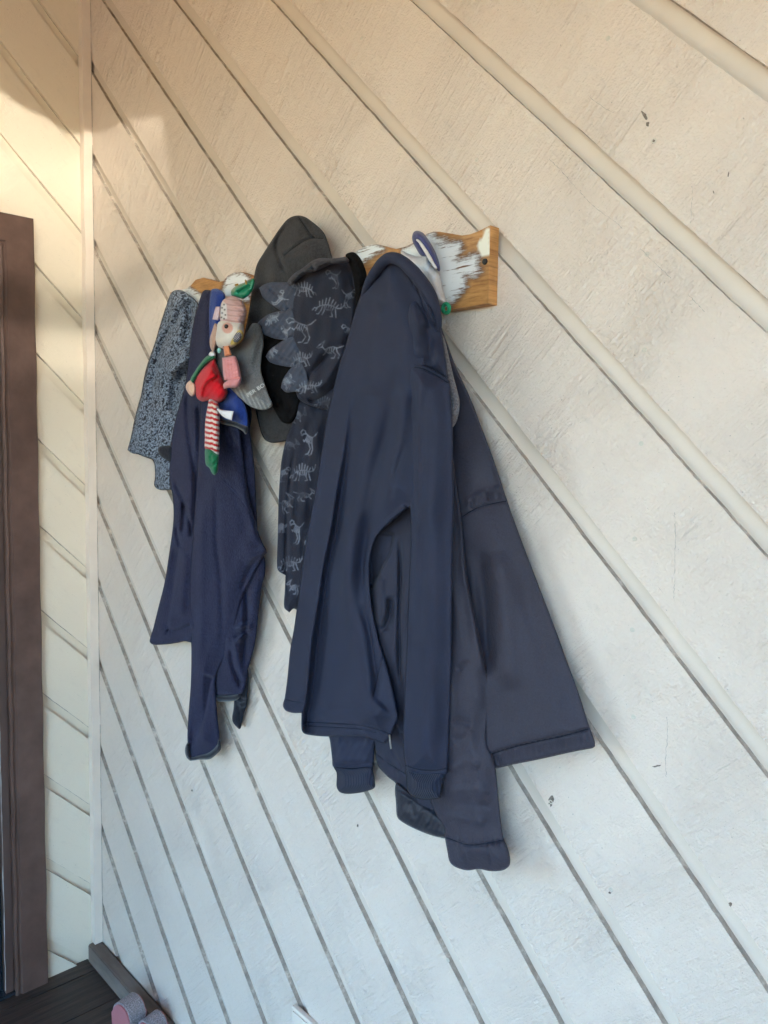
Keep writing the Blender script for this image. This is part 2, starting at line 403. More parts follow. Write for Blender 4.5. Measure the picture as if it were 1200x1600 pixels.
boxo('threshold', (-0.10, -1.1, 0.001), (0.012, YD - 0.004, 0.010), M_DARK, door, 0.002)

# ------------------------------------------------------------------ unseen blockers added to shape the low sun and sky light
TE, TA = math.tan(SUN_EL) / math.cos(SUN_AZ), math.tan(SUN_AZ)
def toward_sun(P, X):
    k = X - P[0]; return (X, P[1] - k * TA, P[2] + k * TE)
FX = 3.4; WX = 1.7
M_PAINT = plain('light_blocker_paint', (0.60, 0.52, 0.42), 0.6, 0.3, 0.06, 6, 0.0005, 60)
tp = [toward_sun(pxl(x, y), FX) for x, y in ((0, 140), (12, 152), (40, 168), (70, 182), (100, 200), (120, 207), (140, 208))] + \
     [toward_sun(px(x, y), FX) for x, y in ((158, 207), (172, 203), (184, 191), (205, 186), (250, 181))]
ed = [toward_sun(px(x, y), FX) for x, y in ((252, 186), (262, 250), (273, 330), (282, 420), (290, 500))]
poly = [(-3.3, ZT + 0.3), (-3.3, 2.36), (tp[0][1] - 0.25, 2.36), (tp[0][1] - 0.05, tp[0][2])] + [(p[1], p[2]) for p in tp] + [(p[1], p[2]) for p in ed] + [(ed[-1][1] + 0.03, -0.1), (0.3, -0.1), (0.3, ZT + 0.3)]
bm = bmesh.new()
f0 = [bm.verts.new((FX, y, z)) for y, z in poly]; f1 = [bm.verts.new((FX + 0.03, y, z)) for y, z in poly]
bm.faces.new(f0); bm.faces.new(f1[::-1])
for i in range(len(poly)):
    j = (i + 1) % len(poly); bm.faces.new((f0[i], f1[i], f1[j], f0[j]))
bmesh.ops.recalc_face_normals(bm, faces=bm.faces[:])
struct(obj('wall', bm, M_PAINT))  # added unseen blocker; its wavy cut gives the sun patch its outline
struct(boxo('sky_blocker', (-0.12, -3.36, 2.32), (3.4, -3.302, ZT + 0.3), M_PAINT))  # added out of view to keep sky light off the upper boards
HX = 7.0
def zpx(y): return float(toward_sun(pxl(60, y), HX)[2])
# added unseen slatted screen: the gaps grow and shrink with height, so the low sun comes through in soft bands
TR = [(150, .038), (210, .038), (260, .046), (320, .038), (380, .029), (430, .023), (462, .006), (500, .004), (522, .025), (556, .027), (590, .014), (640, .012), (800, .0125), (1000, .008), (1150, .003), (1260, 0)]
sy = float(toward_sun(pxl(60, 300), HX)[1])
bm = bmesh.new(); pitch = 0.011; z = zpx(1260); zt = zpx(60)
box(bm, (HX, sy - 2.2, -0.2), (HX + 0.02, sy + 1.4, z))
tz_ = [zpx(t[0]) for t in TR][::-1]; tv_ = [t[1] for t in TR][::-1]
while z < zt:
    gap = pitch * float(np.interp(z + pitch / 2, tz_, tv_)); box(bm, (HX, sy - 2.2, z + gap), (HX + 0.0003, sy + 1.4, z + pitch)); z += pitch
struct(obj('sun_filter', bm, M_PAINT))
struct(boxo('wall', (-0.12, -3.5, -0.16), (WX, -3.41, ZT), M_PAINT))  # added unseen wall opposite, blocks sky light from the left part

# ------------------------------------------------------------------ coat rack
def outline(pts, step=3.0):
    """closed Catmull-Rom through pts; a third item marks a sharp corner"""
    n = len(pts); P = np.array([p[:2] for p in pts], float); sharp = [len(p) > 2 for p in pts]; out = []
    for i in range(n):
        p0, p1, p2, p3 = P[i - 1], P[i], P[(i + 1) % n], P[(i + 2) % n]
        L = np.linalg.norm(p2 - p1)
        m1 = (p2 - p1) if sharp[i] else (p2 - p0) / (np.linalg.norm(p2 - p1) + np.linalg.norm(p1 - p0)) * L
        m2 = (p2 - p1) if sharp[(i + 1) % n] else (p3 - p1) / (np.linalg.norm(p3 - p2) + np.linalg.norm(p2 - p1)) * L
        k = max(1, int(round(L / step)))
        for j in range(k):
            t = j / k; out.append((2*t**3 - 3*t**2 + 1) * p1 + (t**3 - 2*t**2 + t) * m1 + (-2*t**3 + 3*t**2) * p2 + (t**3 - t**2) * m2)
    return np.array(out)
def seg_dist(Q, A, B):
    """min distance of points Q to segments A-B; also index and param"""
    best = np.full(len(Q), 1e9); idx = np.zeros(len(Q), int); tt = np.zeros(len(Q))
    for i in range(len(A)):
        ab = B[i] - A[i]; L2 = max(ab @ ab, 1e-9)
        t = np.clip(((Q - A[i]) @ ab) / L2, 0, 1)
        d = np.hypot(*(Q - A[i] - t[:, None] * ab).T)
        m = d < best; best[m] = d[m]; idx[m] = i; tt[m] = t[m]
    return best, idx, tt
def inside(Q, P):
    r = np.zeros(len(Q), bool); x, y = Q.T
    for i in range(len(P)):
        x0, y0 = P[i - 1]; x1, y1 = P[i]
        if y0 == y1: continue
        c = ((y0 > y) != (y1 > y)) & (x < (x1 - x0) * (y - y0) / (y1 - y0) + x0); r ^= c
    return r
def triangulate(out, g):
    x0, y0 = out.min(0); x1, y1 = out.max(0)
    ys = np.arange(y0 + g * 0.5, y1, g * 0.866); pts = []
    for k, y in enumerate(ys):
        xs = np.arange(x0 + g * 0.25 + (k % 2) * g * 0.5, x1, g); pts.append(np.stack([xs, np.full(len(xs), y)], 1))
    Q = np.concatenate(pts); Q = Q[inside(Q, out)]
    d, _, _ = seg_dist(Q, out, np.roll(out, -1, 0)); Q = Q[d > 0.5 * g]
    V = [Vector(p) for p in out] + [Vector(p) for p in Q]; n = len(out)
    r = delaunay_2d_cdt(V, [], [list(range(n))], 1, 1e-5)
    vv = np.array([tuple(v) for v in r[0]]); tris = [tuple(f) for f in r[2]]
    if len(tris) and True:
        (ax, ay), (bx, by), (cx, cy) = vv[list(tris[0])]
    return vv, tris
def vnoise(Q, sx, sy, seed, n=9):
    r = np.random.default_rng(seed); s = np.zeros(len(Q))
    for k in range(n):
        a, b, c = r.normal(0, 1), r.normal(0, 1), r.uniform(0, 6.3)
        s += np.sin(Q[:, 0] / sx * a * 2 + Q[:, 1] / sy * b * 2 + c)
    return s / math.sqrt(n)
def crease_field(Q, c):
    kind, pts, amp, width = c[:4]; opt = c[4] if len(c) > 4 else {}
    L = polyline(pts, 5); A, B = L[:-1], L[1:]
    d, i, t = seg_dist(Q, A, B)
    s = (i + t) / len(A)
    e0, e1 = opt.get('ends', (0.2, 0.2))
    tap = np.clip(s / max(e0, 1e-6), 0, 1) if e0 else np.ones(len(Q))
    tap = tap * (np.clip((1 - s) / max(e1, 1e-6), 0, 1) if e1 else 1)
    tap = tap * tap * (3 - 2 * tap)
    if kind == 'v': return amp * np.exp(-(d / width) ** 2) * tap
    ab = B[i] - A[i]; q = Q - A[i]; side = np.sign(ab[:, 0] * q[:, 1] - ab[:, 1] * q[:, 0])
    dec = opt.get('decay', 40.0)
    if kind == 'o':   # one-sided: surface drops on the + side right at the line and recovers over decay
        return np.where(side > 0, amp * (1 - np.exp(-(d / width) ** 2)) * np.exp(-(d / dec) ** 2), 0) * tap
    return amp * 0.5 * np.tanh(side * d / width) * np.exp(-(d / dec) ** 2) * tap

def sheet(name, pts, mat, parent, base, T, w, creases=(), g=3.5, noise_=(0.0015, 22, 60), colour=None, back=0.012, seed=1, prof='round', step=None):
    """a closed piece of hanging cloth: outline, edge depth `base` (number or [(x, y, d)...]), bulge T reached w px inside the edge, creases"""
    out = outline(pts, step or max(2.0, g * 0.9))
    V, tris = triangulate(out, g)
    d, _, _ = seg_dist(V, out, np.roll(out, -1, 0))
    if isinstance(base, (int, float)): b = np.full(len(V), float(base))
    else:
        C = np.array(base, float); ww = 1.0 / ((V[:, None, 0] - C[None, :, 0]) ** 2 + (V[:, None, 1] - C[None, :, 1]) ** 2 + 60.0) ** 1.2
        b = (ww * C[None, :, 2]).sum(1) / ww.sum(1)
    if parent.name.split('.')[0] not in ('plush_bird', 'elf_doll', 'work_glove'): b = b + 0.32 * T; lip = min(0.0045, 0.3 * T); T = 0.36 * T
    else: lip = 0.0
    if parent.name.split('.')[0] in ('plush_bird', 'elf_doll'): b = b + 0.014
    q = np.clip(d / w, 0, 1); pr = (1 - (1 - q) ** 2) ** 0.6 if prof == 'round' else q * q * (3 - 2 * q)
    if lip: pr = q * q * (3 - 2 * q)
    qe = np.clip(d / 4.5, 0, 1); dep = b + T * pr + lip * np.sqrt(1 - (1 - qe) ** 2)
    fade = np.clip(d / 6.0, 0, 1)
    for c in creases: dep = dep + crease_field(V, c) * (fade if not (len(c) > 4 and c[4].get('edge')) else 1)
    if noise_: dep = dep + noise_[0] * vnoise(V, noise_[1], noise_[2], seed) * fade
    edge = d < 0.05
    dep = np.maximum(dep, 0.004)
    front = px(V[:, 0], V[:, 1], dep)
    nV = len(V); inner = np.where(~edge)[0]; remap = np.arange(nV)
    bk = px(V[:, 0], V[:, 1], np.maximum(np.minimum(b - back * pr, dep - 0.002), 0.002))
    remap[inner] = nV + np.arange(len(inner))
    verts = np.concatenate([front, bk[inner]])
    # orient
    A, B, C = (front[[t[k] for t in tris]] for k in range(3))
    n = np.cross(B - A, C - A); vis = ((CAM - A) * n).sum(1) > 0
    faces = []
    for t, v in zip(tris, vis):
        t = t if v else t[::-1]; faces.append(t); faces.append(tuple(int(remap[i]) for i in t[::-1]))
    SURF['V'], SURF['d'] = V, dep
    me = bpy.data.meshes.new(name); me.from_pydata(verts.tolist(), [], faces); me.update()
    if colour is not None:
        cv = colour(V); cv = np.concatenate([cv, cv[inner]]); cv = np.concatenate([cv, np.ones((len(cv), 1))], 1)
        at = me.color_attributes.new('Col', 'FLOAT_COLOR', 'POINT'); at.data.foreach_set('color', cv.astype(np.float32).ravel())
    return obj(name, me, mat, parent, True)
SURF = {}
def seam(pts, mat, parent, r=0.0006, lift=0.0002, name='seam'):
    """a stitched line lying on the sheet built last"""
    L = polyline(pts, 3); V, D = SURF['V'], SURF['d']; dd = []
    for p in L:
        q = (V[:, 0] - p[0]) ** 2 + (V[:, 1] - p[1]) ** 2; i = np.argsort(q)[:4]; w = 1 / (q[i] + 0.05); dd.append((w * D[i]).sum() / w.sum())
    dd = np.convolve(np.pad(dd, 2, 'edge'), np.ones(5) / 5, 'valid')
    bm = bmesh.new(); tube_bm(bm, px(L[:, 0], L[:, 1], dd + lift), r, 6); bmesh.ops.recalc_face_normals(bm, faces=bm.faces[:]); return obj(name, bm, mat, parent, True)
def blend(c, m, k): return c * (1 - m[:, None]) + np.array(k)[None] * m[:, None]
def sm(d, w): return np.clip(1 - (d / w), 0, 1)
def near(V, pts): L = polyline(pts, 4); return seg_dist(V, L[:-1], L[1:])[0]

RD = 0.019
TOPE = [(266, 457), (280, 453), (292, 451), (299, 445), (306, 437), (318, 434), (328, 437), (340, 441), (349, 439), (356, 431), (366, 426), (376, 425), (387, 429), (398, 433), (420, 428), (440, 411), (458, 405), (480, 407), (500, 411), (520, 408), (540, 400),
        (555, 394), (566, 387), (580, 382), (592, 382), (605, 386), (619, 389), (632, 386), (645, 380), (656, 371), (668, 365), (677, 362), (687, 362), (704, 365), (722, 368), (735, 366), (748, 361), (758, 356), (766, 352)]
tz = px([p[0] for p in TOPE], [p[1] for p in TOPE], RD)
zb = float(px(764, 474, RD)[2]); xr = float(px(766, 352, RD)[0]); xl = float(tz[0][0])
rack = thing('coat_rack', 'worn wooden coat rack with scalloped top and chipped white paint', 'coat rack', ((xl + xr) / 2, 0, zb))
def wood_mat(name, paint=True, light=1.0):
    m, t, b = mat_new(name); p = pos(t, (3.2, 1, 26)); n = noise(t, p, 9.0, 5, 0.65); n2 = noise(t, pos(t, (8, 8, 8)), 3.0, 3)
    c = ramp(t, n, [(0.3, (0.27 * light, 0.115 * light, 0.032 * light)), (0.5, (0.47 * light, 0.225 * light, 0.07 * light)), (0.72, (0.60 * light, 0.32 * light, 0.115 * light))])
    c = mix(t, ramp(t, n2, [(0.45, (0,) * 3), (0.8, (0.55,) * 3)]), c, (0.15, 0.06, 0.03))
    r = 0.5
    if paint:
        a = N(t, 'ShaderNodeAttribute', attribute_name='Col'); s = N(t, 'ShaderNodeSeparateColor'); lk(t, a.outputs['Color'], s.inputs[0])
        mp = pos(t, (40, 1, 480)); mp.node.inputs['Rotation'].default_value = (0, math.radians(-24), 0); mp.node.vector_type = 'POINT'; st = noise(t, mp, 1.0, 5, 0.75); st2 = noise(t, pos(t, (110, 1, 110)), 1.0, 4, 0.7)
        e = math_(t, 'ADD', s.outputs[0], math_(t, 'MULTIPLY', math_(t, 'SUBTRACT', math_(t, 'ADD', math_(t, 'MULTIPLY', st, 0.75), math_(t, 'MULTIPLY', st2, 0.25)), 0.5), 1.9))
        e = math_(t, 'SUBTRACT', e, math_(t, 'MULTIPLY', ramp(t, noise(t, mp, 0.42, 3, 0.6), [(0.56, (0,) * 3), (0.72, (1,) * 3)]), 0.6))
        k = ramp(t, e, [(0.34, (0,) * 3), (0.66, (1,) * 3)])
        brown = math_(t, 'MULTIPLY', ramp(t, math_(t, 'ADD', s.outputs[0], 0.0), [(0.12, (0,) * 3), (0.42, (1,) * 3)]), 0.75)
        c = mix(t, brown, c, (0.125, 0.062, 0.040))
        c = mix(t, k, c, (0.80, 0.79, 0.77)); c = mix(t, s.outputs[1], c, (0.80, 0.755, 0.62))
        bump(t, b, math_(t, 'ADD', math_(t, 'MAXIMUM', k, s.outputs[1]), math_(t, 'MULTIPLY', n, 0.4)), 0.0007)
    else: bump(t, b, n, 0.0006)
    lk(t, c, b.inputs['Base Color']); b.inputs['Roughness'].default_value = r
    return m
# board: front face as a dense sheet carrying the paint mask, extruded back to the wall
fo = [(p[0], p[2]) for p in tz] + [(xr, zb), (xl, zb)]
front2 = []
for i in range(len(fo)):
    A, B = np.array(fo[i]), np.array(fo[(i + 1) % len(fo)]); k = max(1, int(np.linalg.norm(B - A) / 0.004))
    front2 += [A + (B - A) * j / k for j in range(k)]
front2 = np.array(front2); V2, T2 = triangulate(front2, 0.004)
P3 = np.stack([V2[:, 0], np.full(len(V2), -RD), V2[:, 1]], 1)
def to_px(P):
    d = P - CAM; z = d @ AF; return np.stack([600 + F * (d @ AR) / z, 800 - F * (d @ AU) / z], 1)
VP = to_px(P3)
def polymask(Q, poly, soft):
    poly = np.array(poly, float); d, _, _ = seg_dist(Q, poly, np.roll(poly, -1, 0)); s = np.where(inside(Q, poly), d, -d)
    return np.clip(0.5 + s / soft, 0, 1)
pm = np.zeros(len(VP))
for poly, soft in (([(664, 366), (677, 363), (682, 372), (697, 374), (688, 381), (718, 378), (722, 386), (716, 398), (713, 408), (730, 404), (740, 397), (749, 401), (745, 413), (751, 424), (742, 433), (726, 429), (727, 440), (728, 447), (715, 464), (702, 477), (690, 475), (640, 430), (630, 387), (645, 382)], 26),
                   ([(548, 398), (566, 386), (582, 382), (597, 384), (600, 391), (586, 398), (575, 404), (560, 412), (545, 420)], 20),
                   ([(354, 434), (366, 427), (380, 427), (388, 432), (392, 450), (388, 470), (352, 470), (348, 455)], 18),
                   ([(276, 450), (296, 449), (316, 462), (312, 500), (280, 490)], 14)):
    pm = np.maximum(pm, polymask(VP, poly, soft))
cm = polymask(VP, [(765.5, 355), (765.5, 398), (752, 401), (746, 390), (747, 380), (753, 371), (757, 360)], 1.2)
nb = len(front2); n0 = len(V2)
bd, bi, bt = seg_dist(V2, front2, np.roll(front2, -1, 0)); eds = [i for i in range(n0) if bd[i] < 1e-5]
par = {i: bi[i] + bt[i] for i in eds}; eds.sort(key=lambda i: par[i])
backv = P3[eds].copy(); backv[:, 1] = -0.0008
faces = []
for t in T2:
    A, B, C = P3[list(t)]; faces.append(t if np.cross(B - A, C - A)[1] < 0 else t[::-1])
ne = len(eds)
for i in range(ne):
    j = (i + 1) % ne; faces.append((eds[i], n0 + i, n0 + j, eds[j]))
nside = ne
faces.append(tuple(n0 + i for i in range(ne)))
me = bpy.data.meshes.new('backboard'); me.from_pydata(P3.tolist() + backv.tolist(), [], faces); me.update()
cc = np.zeros((n0 + ne, 4), np.float32); cc[:n0, 0] = pm; cc[:n0, 1] = cm; cc[:, 3] = 1
me.color_attributes.new('Col', 'FLOAT_COLOR', 'POINT').data.foreach_set('color', cc.ravel())
mi = [0] * len(T2) + [1] * (nside + 1)
o = obj('backboard', me, [wood_mat('worn_painted_wood'), wood_mat('bare_orange_wood', False, 1.25)], rack)
me.polygons.foreach_set('material_index', mi)
bmn = bmesh.new(); bmn.from_mesh(me); bmesh.ops.recalc_face_normals(bmn, faces=bmn.faces[:]); bmn.to_mesh(me); bmn.free()
M_SCREW = plain('dark_screw', (0.05, 0.045, 0.04), 0.5, 0.5, 0.2, 300, 0.0005, 600, metal=0.6)
P = px(758, 409, RD)
bm = bmesh.new(); bmesh.ops.create_cone(bm, cap_ends=True, segments=14, radius1=0.0046, radius2=0.0036, depth=0.003, matrix=Matrix.Translation((P[0], -RD - 0.0005, P[2])) @ Matrix.Rotation(math.pi / 2, 4, 'X')); obj('screw', bm, M_SCREW, rack)
M_BRASS = plain('brass_hook', (0.52, 0.36, 0.12), 0.3, 0.5, 0.15, 60, 0.0002, 300, metal=1.0)
for x, y in ((386, 450), (470, 440), (545, 432), (622, 430)):
    P = px(x, y, RD); bm = bmesh.new()
    tube_bm(bm, [(P[0], -RD + 0.001, P[2]), (P[0], -RD - 0.012, P[2] - 0.006), (P[0], -RD - 0.020, P[2] - 0.004), (P[0], -RD - 0.023, P[2] + 0.004)], [0.004, 0.0032, 0.003, 0.0035], 8)
    obj('hook', bm, M_BRASS, rack, True)

# ------------------------------------------------------------------ cloth materials
def cloth(name, c, rough=0.85, sheen=0.25, var=0.14, vscale=90, bmp=0.0008, bscale=420, spec=0.15, colattr=False, weave=None, tint=None):
    m, t, b = mat_new(name); p = pos(t); n = noise(t, p, vscale, 4, 0.65); big = noise(t, p, 11, 3)
    base = N(t, 'ShaderNodeAttribute', attribute_name='Col').outputs['Color'] if colattr else tuple(c)
    f = ramp(t, n, [(0.28, (1 - var,) * 3), (0.72, (1 + var,) * 3)])
    k = mix(t, 1.0, base, f, blend='MULTIPLY')
    k = mix(t, 1.0, k, ramp(t, big, [(0.3, (0.9,) * 3), (0.7, (1.1,) * 3)]), blend='MULTIPLY')
    lk(t, k, b.inputs['Base Color'])
    b.inputs['Roughness'].default_value = rough; b.inputs['Specular IOR Level'].default_value = spec
    b.inputs['Sheen Weight'].default_value = sheen; b.inputs['Sheen Roughness'].default_value = 0.45
    if tint: b.inputs['Sheen Tint'].default_value = (*tint, 1)
    bump(t, b, noise(t, p, bscale, 3, 0.7), bmp)
    if weave:
        w = N(t, 'ShaderNodeTexWave', i_Scale=weave[0], i_Distortion=0.4, bands_direction=weave[1]); lk(t, p, w.inputs['Vector']); bump(t, b, w.outputs['Fac'], weave[2])
    return m
M_SOFT = cloth('navy_softshell', (0.0210, 0.0240, 0.0455), 0.62, 0.06, 0.17, 600, 0.0009, 800, 0.22, tint=(0.6, 0.7, 1.0))
M_RIB = cloth('navy_rib_knit', (0.0165, 0.0205, 0.041), 0.75, 0.06, 0.08, 300, 0.0003, 600, 0.25, weave=(80, 'X', 0.0014))
M_PARKA = cloth('dusky_navy_nylon', (0.036, 0.0335, 0.048), 0.70, 0.06, 0.14, 500, 0.0012, 150, 0.28, tint=(0.85, 0.75, 0.9))
M_PARKA_B = cloth('dusky_navy_inside', (0.028, 0.029, 0.046), 0.75, 0.05, 0.09, 400, 0.0003, 160, 0.18)
M_PARKA_D = cloth('dark_nylon_hem', (0.020, 0.022, 0.032), 0.5, 0.05, 0.06, 300, 0.0004, 160, 0.3)
M_FLEECE = cloth('navy_fleece', (0.021, 0.022, 0.046), 0.95, 0.12, 0.40, 230, 0.0032, 300, 0.1, tint=(0.7, 0.7, 1.0))
M_BIND = cloth('dark_binding', (0.018, 0.019, 0.026), 0.7, 0.2, 0.1, 300, 0.0003, 500)
M_ROYAL = cloth('royal_blue_fleece', (0.022, 0.045, 0.20), 0.9, 0.3, 0.12, 260, 0.0009, 380, 0.1, tint=(0.6, 0.7, 1.0))
M_GREYHOOD = cloth('charcoal_fleece', (0.040, 0.038, 0.0395), 0.95, 0.08, 0.34, 240, 0.0010, 420, 0.1)
M_BLACK = cloth('black_fleece', (0.006, 0.0055, 0.006), 0.95, 0.0, 0.4, 200, 0.0018, 300, 0.08)
M_DINO = cloth('dinosaur_print', (0, 0, 0), 0.75, 0.08, 0.10, 320, 0.0005, 500, 0.2, colattr=True, tint=(0.8, 0.8, 1.0))
M_MARL = cloth('grey_marl', (0.16, 0.15, 0.16), 0.95, 0.2, 0.6, 420, 0.0008, 500)
def sherpa_mat():
    m, t, b = mat_new('blue_grey_sherpa'); p = pos(t, (1, 1, 1.25))
    d = noise(t, p, 60, 3); vv = N(t, 'ShaderNodeVectorMath', operation='ADD'); lk(t, p, vv.inputs[0])
    cmb = N(t, 'ShaderNodeCombineXYZ'); off = math_(t, 'MULTIPLY', d, 0.02); lk(t, off, cmb.inputs[0]); lk(t, off, cmb.inputs[2]); lk(t, cmb.outputs[0], vv.inputs[1])
    vo = N(t, 'ShaderNodeTexVoronoi', i_Scale=195.0); vo.feature = 'F1'; lk(t, vv.outputs[0], vo.inputs['Vector'])
    n = noise(t, vv.outputs[0], 260, 3, 0.6)
    e = math_(t, 'ADD', vo.outputs['Distance'], math_(t, 'MULTIPLY', math_(t, 'SUBTRACT', n, 0.5), 0.9))
    c = ramp(t, e, [(0.24, (0.27, 0.32, 0.395)), (0.5, (0.15, 0.18, 0.235)), (0.72, (0.016, 0.020, 0.032))])
    lk(t, c, b.inputs['Base Color']); b.inputs['Roughness'].default_value = 0.95; b.inputs['Specular IOR Level'].default_value = 0.1
    b.inputs['Sheen Weight'].default_value = 0.1
    bump(t, b, math_(t, 'SUBTRACT', 1.0, e), 0.003); return m
M_SHERPA = sherpa_mat()

M_SEAM = cloth('dark_stitching', (0.010, 0.013, 0.022), 0.8, 0.0, 0.1, 300, 0); M_SEAM_F = cloth('pale_stitching', (0.055, 0.055, 0.10), 0.8, 0.0, 0.3, 500, 0); M_SEAM_G = cloth('grey_stitching', (0.022, 0.021, 0.021), 0.9, 0.0, 0.1, 300, 0)
# ------------------------------------------------------------------ the coats, left to right
G = 'garments hanging on the coat rack'
sh = thing('sherpa_jacket', 'speckled blue-grey sherpa jacket, leftmost garment on the rack', 'jacket', px(285, 470, 0.02), G)
sheet('body', [(276, 453), (269, 456), (265, 462), (261, 474), (255, 492), (249, 512), (241, 539), (232, 564), (226, 586), (220, 619), (216, 632), (210, 656), (204, 685), (199, 703, 1), (206, 708), (216, 710), (232, 716), (262, 722), (300, 715), (318, 640), (322, 540), (318, 490), (308, 472), (296, 461), (285, 454)],
      M_SHERPA, sh, [(270, 462, .030), (305, 478, .018), (200, 700, .026), (270, 700, .010), (240, 560, .022), (300, 600, .004), (285, 640, .006)], 0.034, 34,
      [('v', [(285, 474), (277, 497), (262, 520), (250, 545), (243, 576), (240, 610), (236, 650)], -0.014, 5, {'ends': (.1, .4)}), ('v', [(300, 552), (282, 566), (262, 588)], 0.020, 11), ('v', [(298, 574), (284, 592), (274, 616), (270, 650)], -0.020, 9), ('v', [(294, 466), (296, 500), (288, 545)], -0.018, 8), ('v', [(225, 600), (218, 650), (212, 690)], 0.006, 10),
       ('v', [(204, 690), (230, 690), (262, 684)], -0.005, 3, {'ends': (0, .2), 'edge': 1})], 3.0, (0.002, 12, 18), seed=3)
sheet('cuff', [(232, 712), (240, 721), (242, 734), (242, 748), (241, 758), (246, 764), (256, 766), (272, 763), (276, 730), (270, 702), (250, 698)], M_SHERPA, sh, 0.018, 0.022, 14, [('v', [(247, 704), (256, 710), (272, 716)], -0.008, 7)], 2.5, (0.001, 10, 14), seed=4)
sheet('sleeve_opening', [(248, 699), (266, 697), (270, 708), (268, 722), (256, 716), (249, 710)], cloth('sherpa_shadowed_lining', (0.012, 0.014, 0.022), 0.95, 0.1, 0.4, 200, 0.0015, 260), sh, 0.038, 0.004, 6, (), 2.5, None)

# black patterned sleeve tip behind the fleece jacket
bt_ = thing('dark_sleeve', 'dark patterned sleeve tip poking out below the navy fleece', 'sleeve', px(378, 1050, 0.015), G)
def tipcol(V):
    c = np.tile(np.array([0.008, 0.010, 0.016]), (len(V), 1))
    for L in ([(368, 1092), (374, 1098), (382, 1096)], [(372, 1100), (378, 1106), (384, 1103)], [(376, 1088), (381, 1092), (386, 1091)]): c = blend(c, sm(near(V, L), 1.6) * 0.7, (0.08, 0.09, 0.11))
    return c
sheet('sleeve', [(366, 1040), (386, 1040), (387, 1088), (385, 1105), (381, 1116), (376, 1138), (373, 1139), (363, 1126), (365, 1107), (366, 1090)], M_DINO, bt_, 0.012, 0.012, 9, [('v', [(372, 1100), (376, 1130)], -0.004, 3)], 2.0, (0.001, 6, 10), colour=tipcol)

fl = thing('fleece_jacket', 'navy fleece jacket with royal blue lining and one long sleeve hanging lowest', 'jacket', px(330, 470, 0.02), G)
sheet('body', [(321, 453), (316, 457), (311, 472), (304, 496), (298, 530), (294, 566), (290, 598), (285, 618), (277, 645), (270, 675), (266, 706), (265, 750), (270, 778), (271, 813), (264, 868), (257, 911), (247, 951), (240, 980), (235, 996), (234, 1003), (239, 1007), (257, 1007), (279, 1004), (289, 1002), (310, 1006), (330, 1000), (337, 1040), (337, 1086), (345, 1087), (376, 1085), (381, 1079), (384, 1068), (387, 1048), (391, 1034), (399, 1003), (404, 960), (406, 940), (410, 911), (414, 898), (414, 875), (405, 845), (401, 800), (400, 770), (398, 735), (395, 706), (391, 672), (393, 644), (386, 628), (370, 610), (355, 585), (345, 540), (338, 490), (330, 455)],
      M_FLEECE, fl, [(325, 460, .044), (300, 560, .042), (270, 700, .028), (240, 1000, .022), (300, 1000, .03), (390, 900, .022), (395, 700, .028), (385, 1060, .016), (345, 1080, .018), (340, 700, .045)], 0.026, 26,
      [('v', [(293, 610), (294, 662), (299, 700), (304, 737), (306, 775)], -0.009, 4.5, {'ends': (.15, .2)}), ('v', [(311, 628), (312, 675), (310, 719), (307, 770), (302, 840)], -0.012, 5, {'ends': (.1, .1)}),
       ('v', [(274, 747), (276, 760), (284, 777), (290, 795), (297, 820), (300, 842)], -0.008, 3.2, {'ends': (.15, .1)}), ('v', [(287, 783), (287, 810), (285, 838)], -0.014, 4, {'ends': (.2, .3)}), ('v', [(273, 818), (280, 848), (282, 858)], -0.007, 3),
       ('o', [(283, 852), (280, 885), (275, 916), (270, 948), (265, 975)], -0.013, 2.2, {'ends': (.15, 0), 'decay': 12}), ('o', [(265, 978), (272, 982), (284, 979), (296, 973)], -0.011, 2.0, {'ends': (.05, .05), 'decay': 9}), ('v', [(290, 860), (285, 920), (280, 968)], 0.008, 8),
       ('v', [(236, 1000), (257, 1001), (290, 997)], -0.002, 1.6, {'ends': (0, 0), 'edge': 1}),
       ('v', [(384, 918), (386, 960), (383, 1010), (380, 1040)], -0.012, 5, {'ends': (.1, .3)}), ('v', [(366, 985), (385, 976), (389, 982), (372, 1000), (362, 1006)], 0.009, 4), ('v', [(366, 998), (378, 990), (388, 985)], -0.006, 2.5),
       ('v', [(361, 1010), (364, 1040), (372, 1060), (378, 1075)], -0.008, 4), ('v', [(366, 1000), (374, 1040), (381, 1062)], 0.006, 5), ('v', [(398, 830), (404, 880), (396, 960)], 0.004, 7)], 2.2, (0.0014, 18, 60), seed=5)
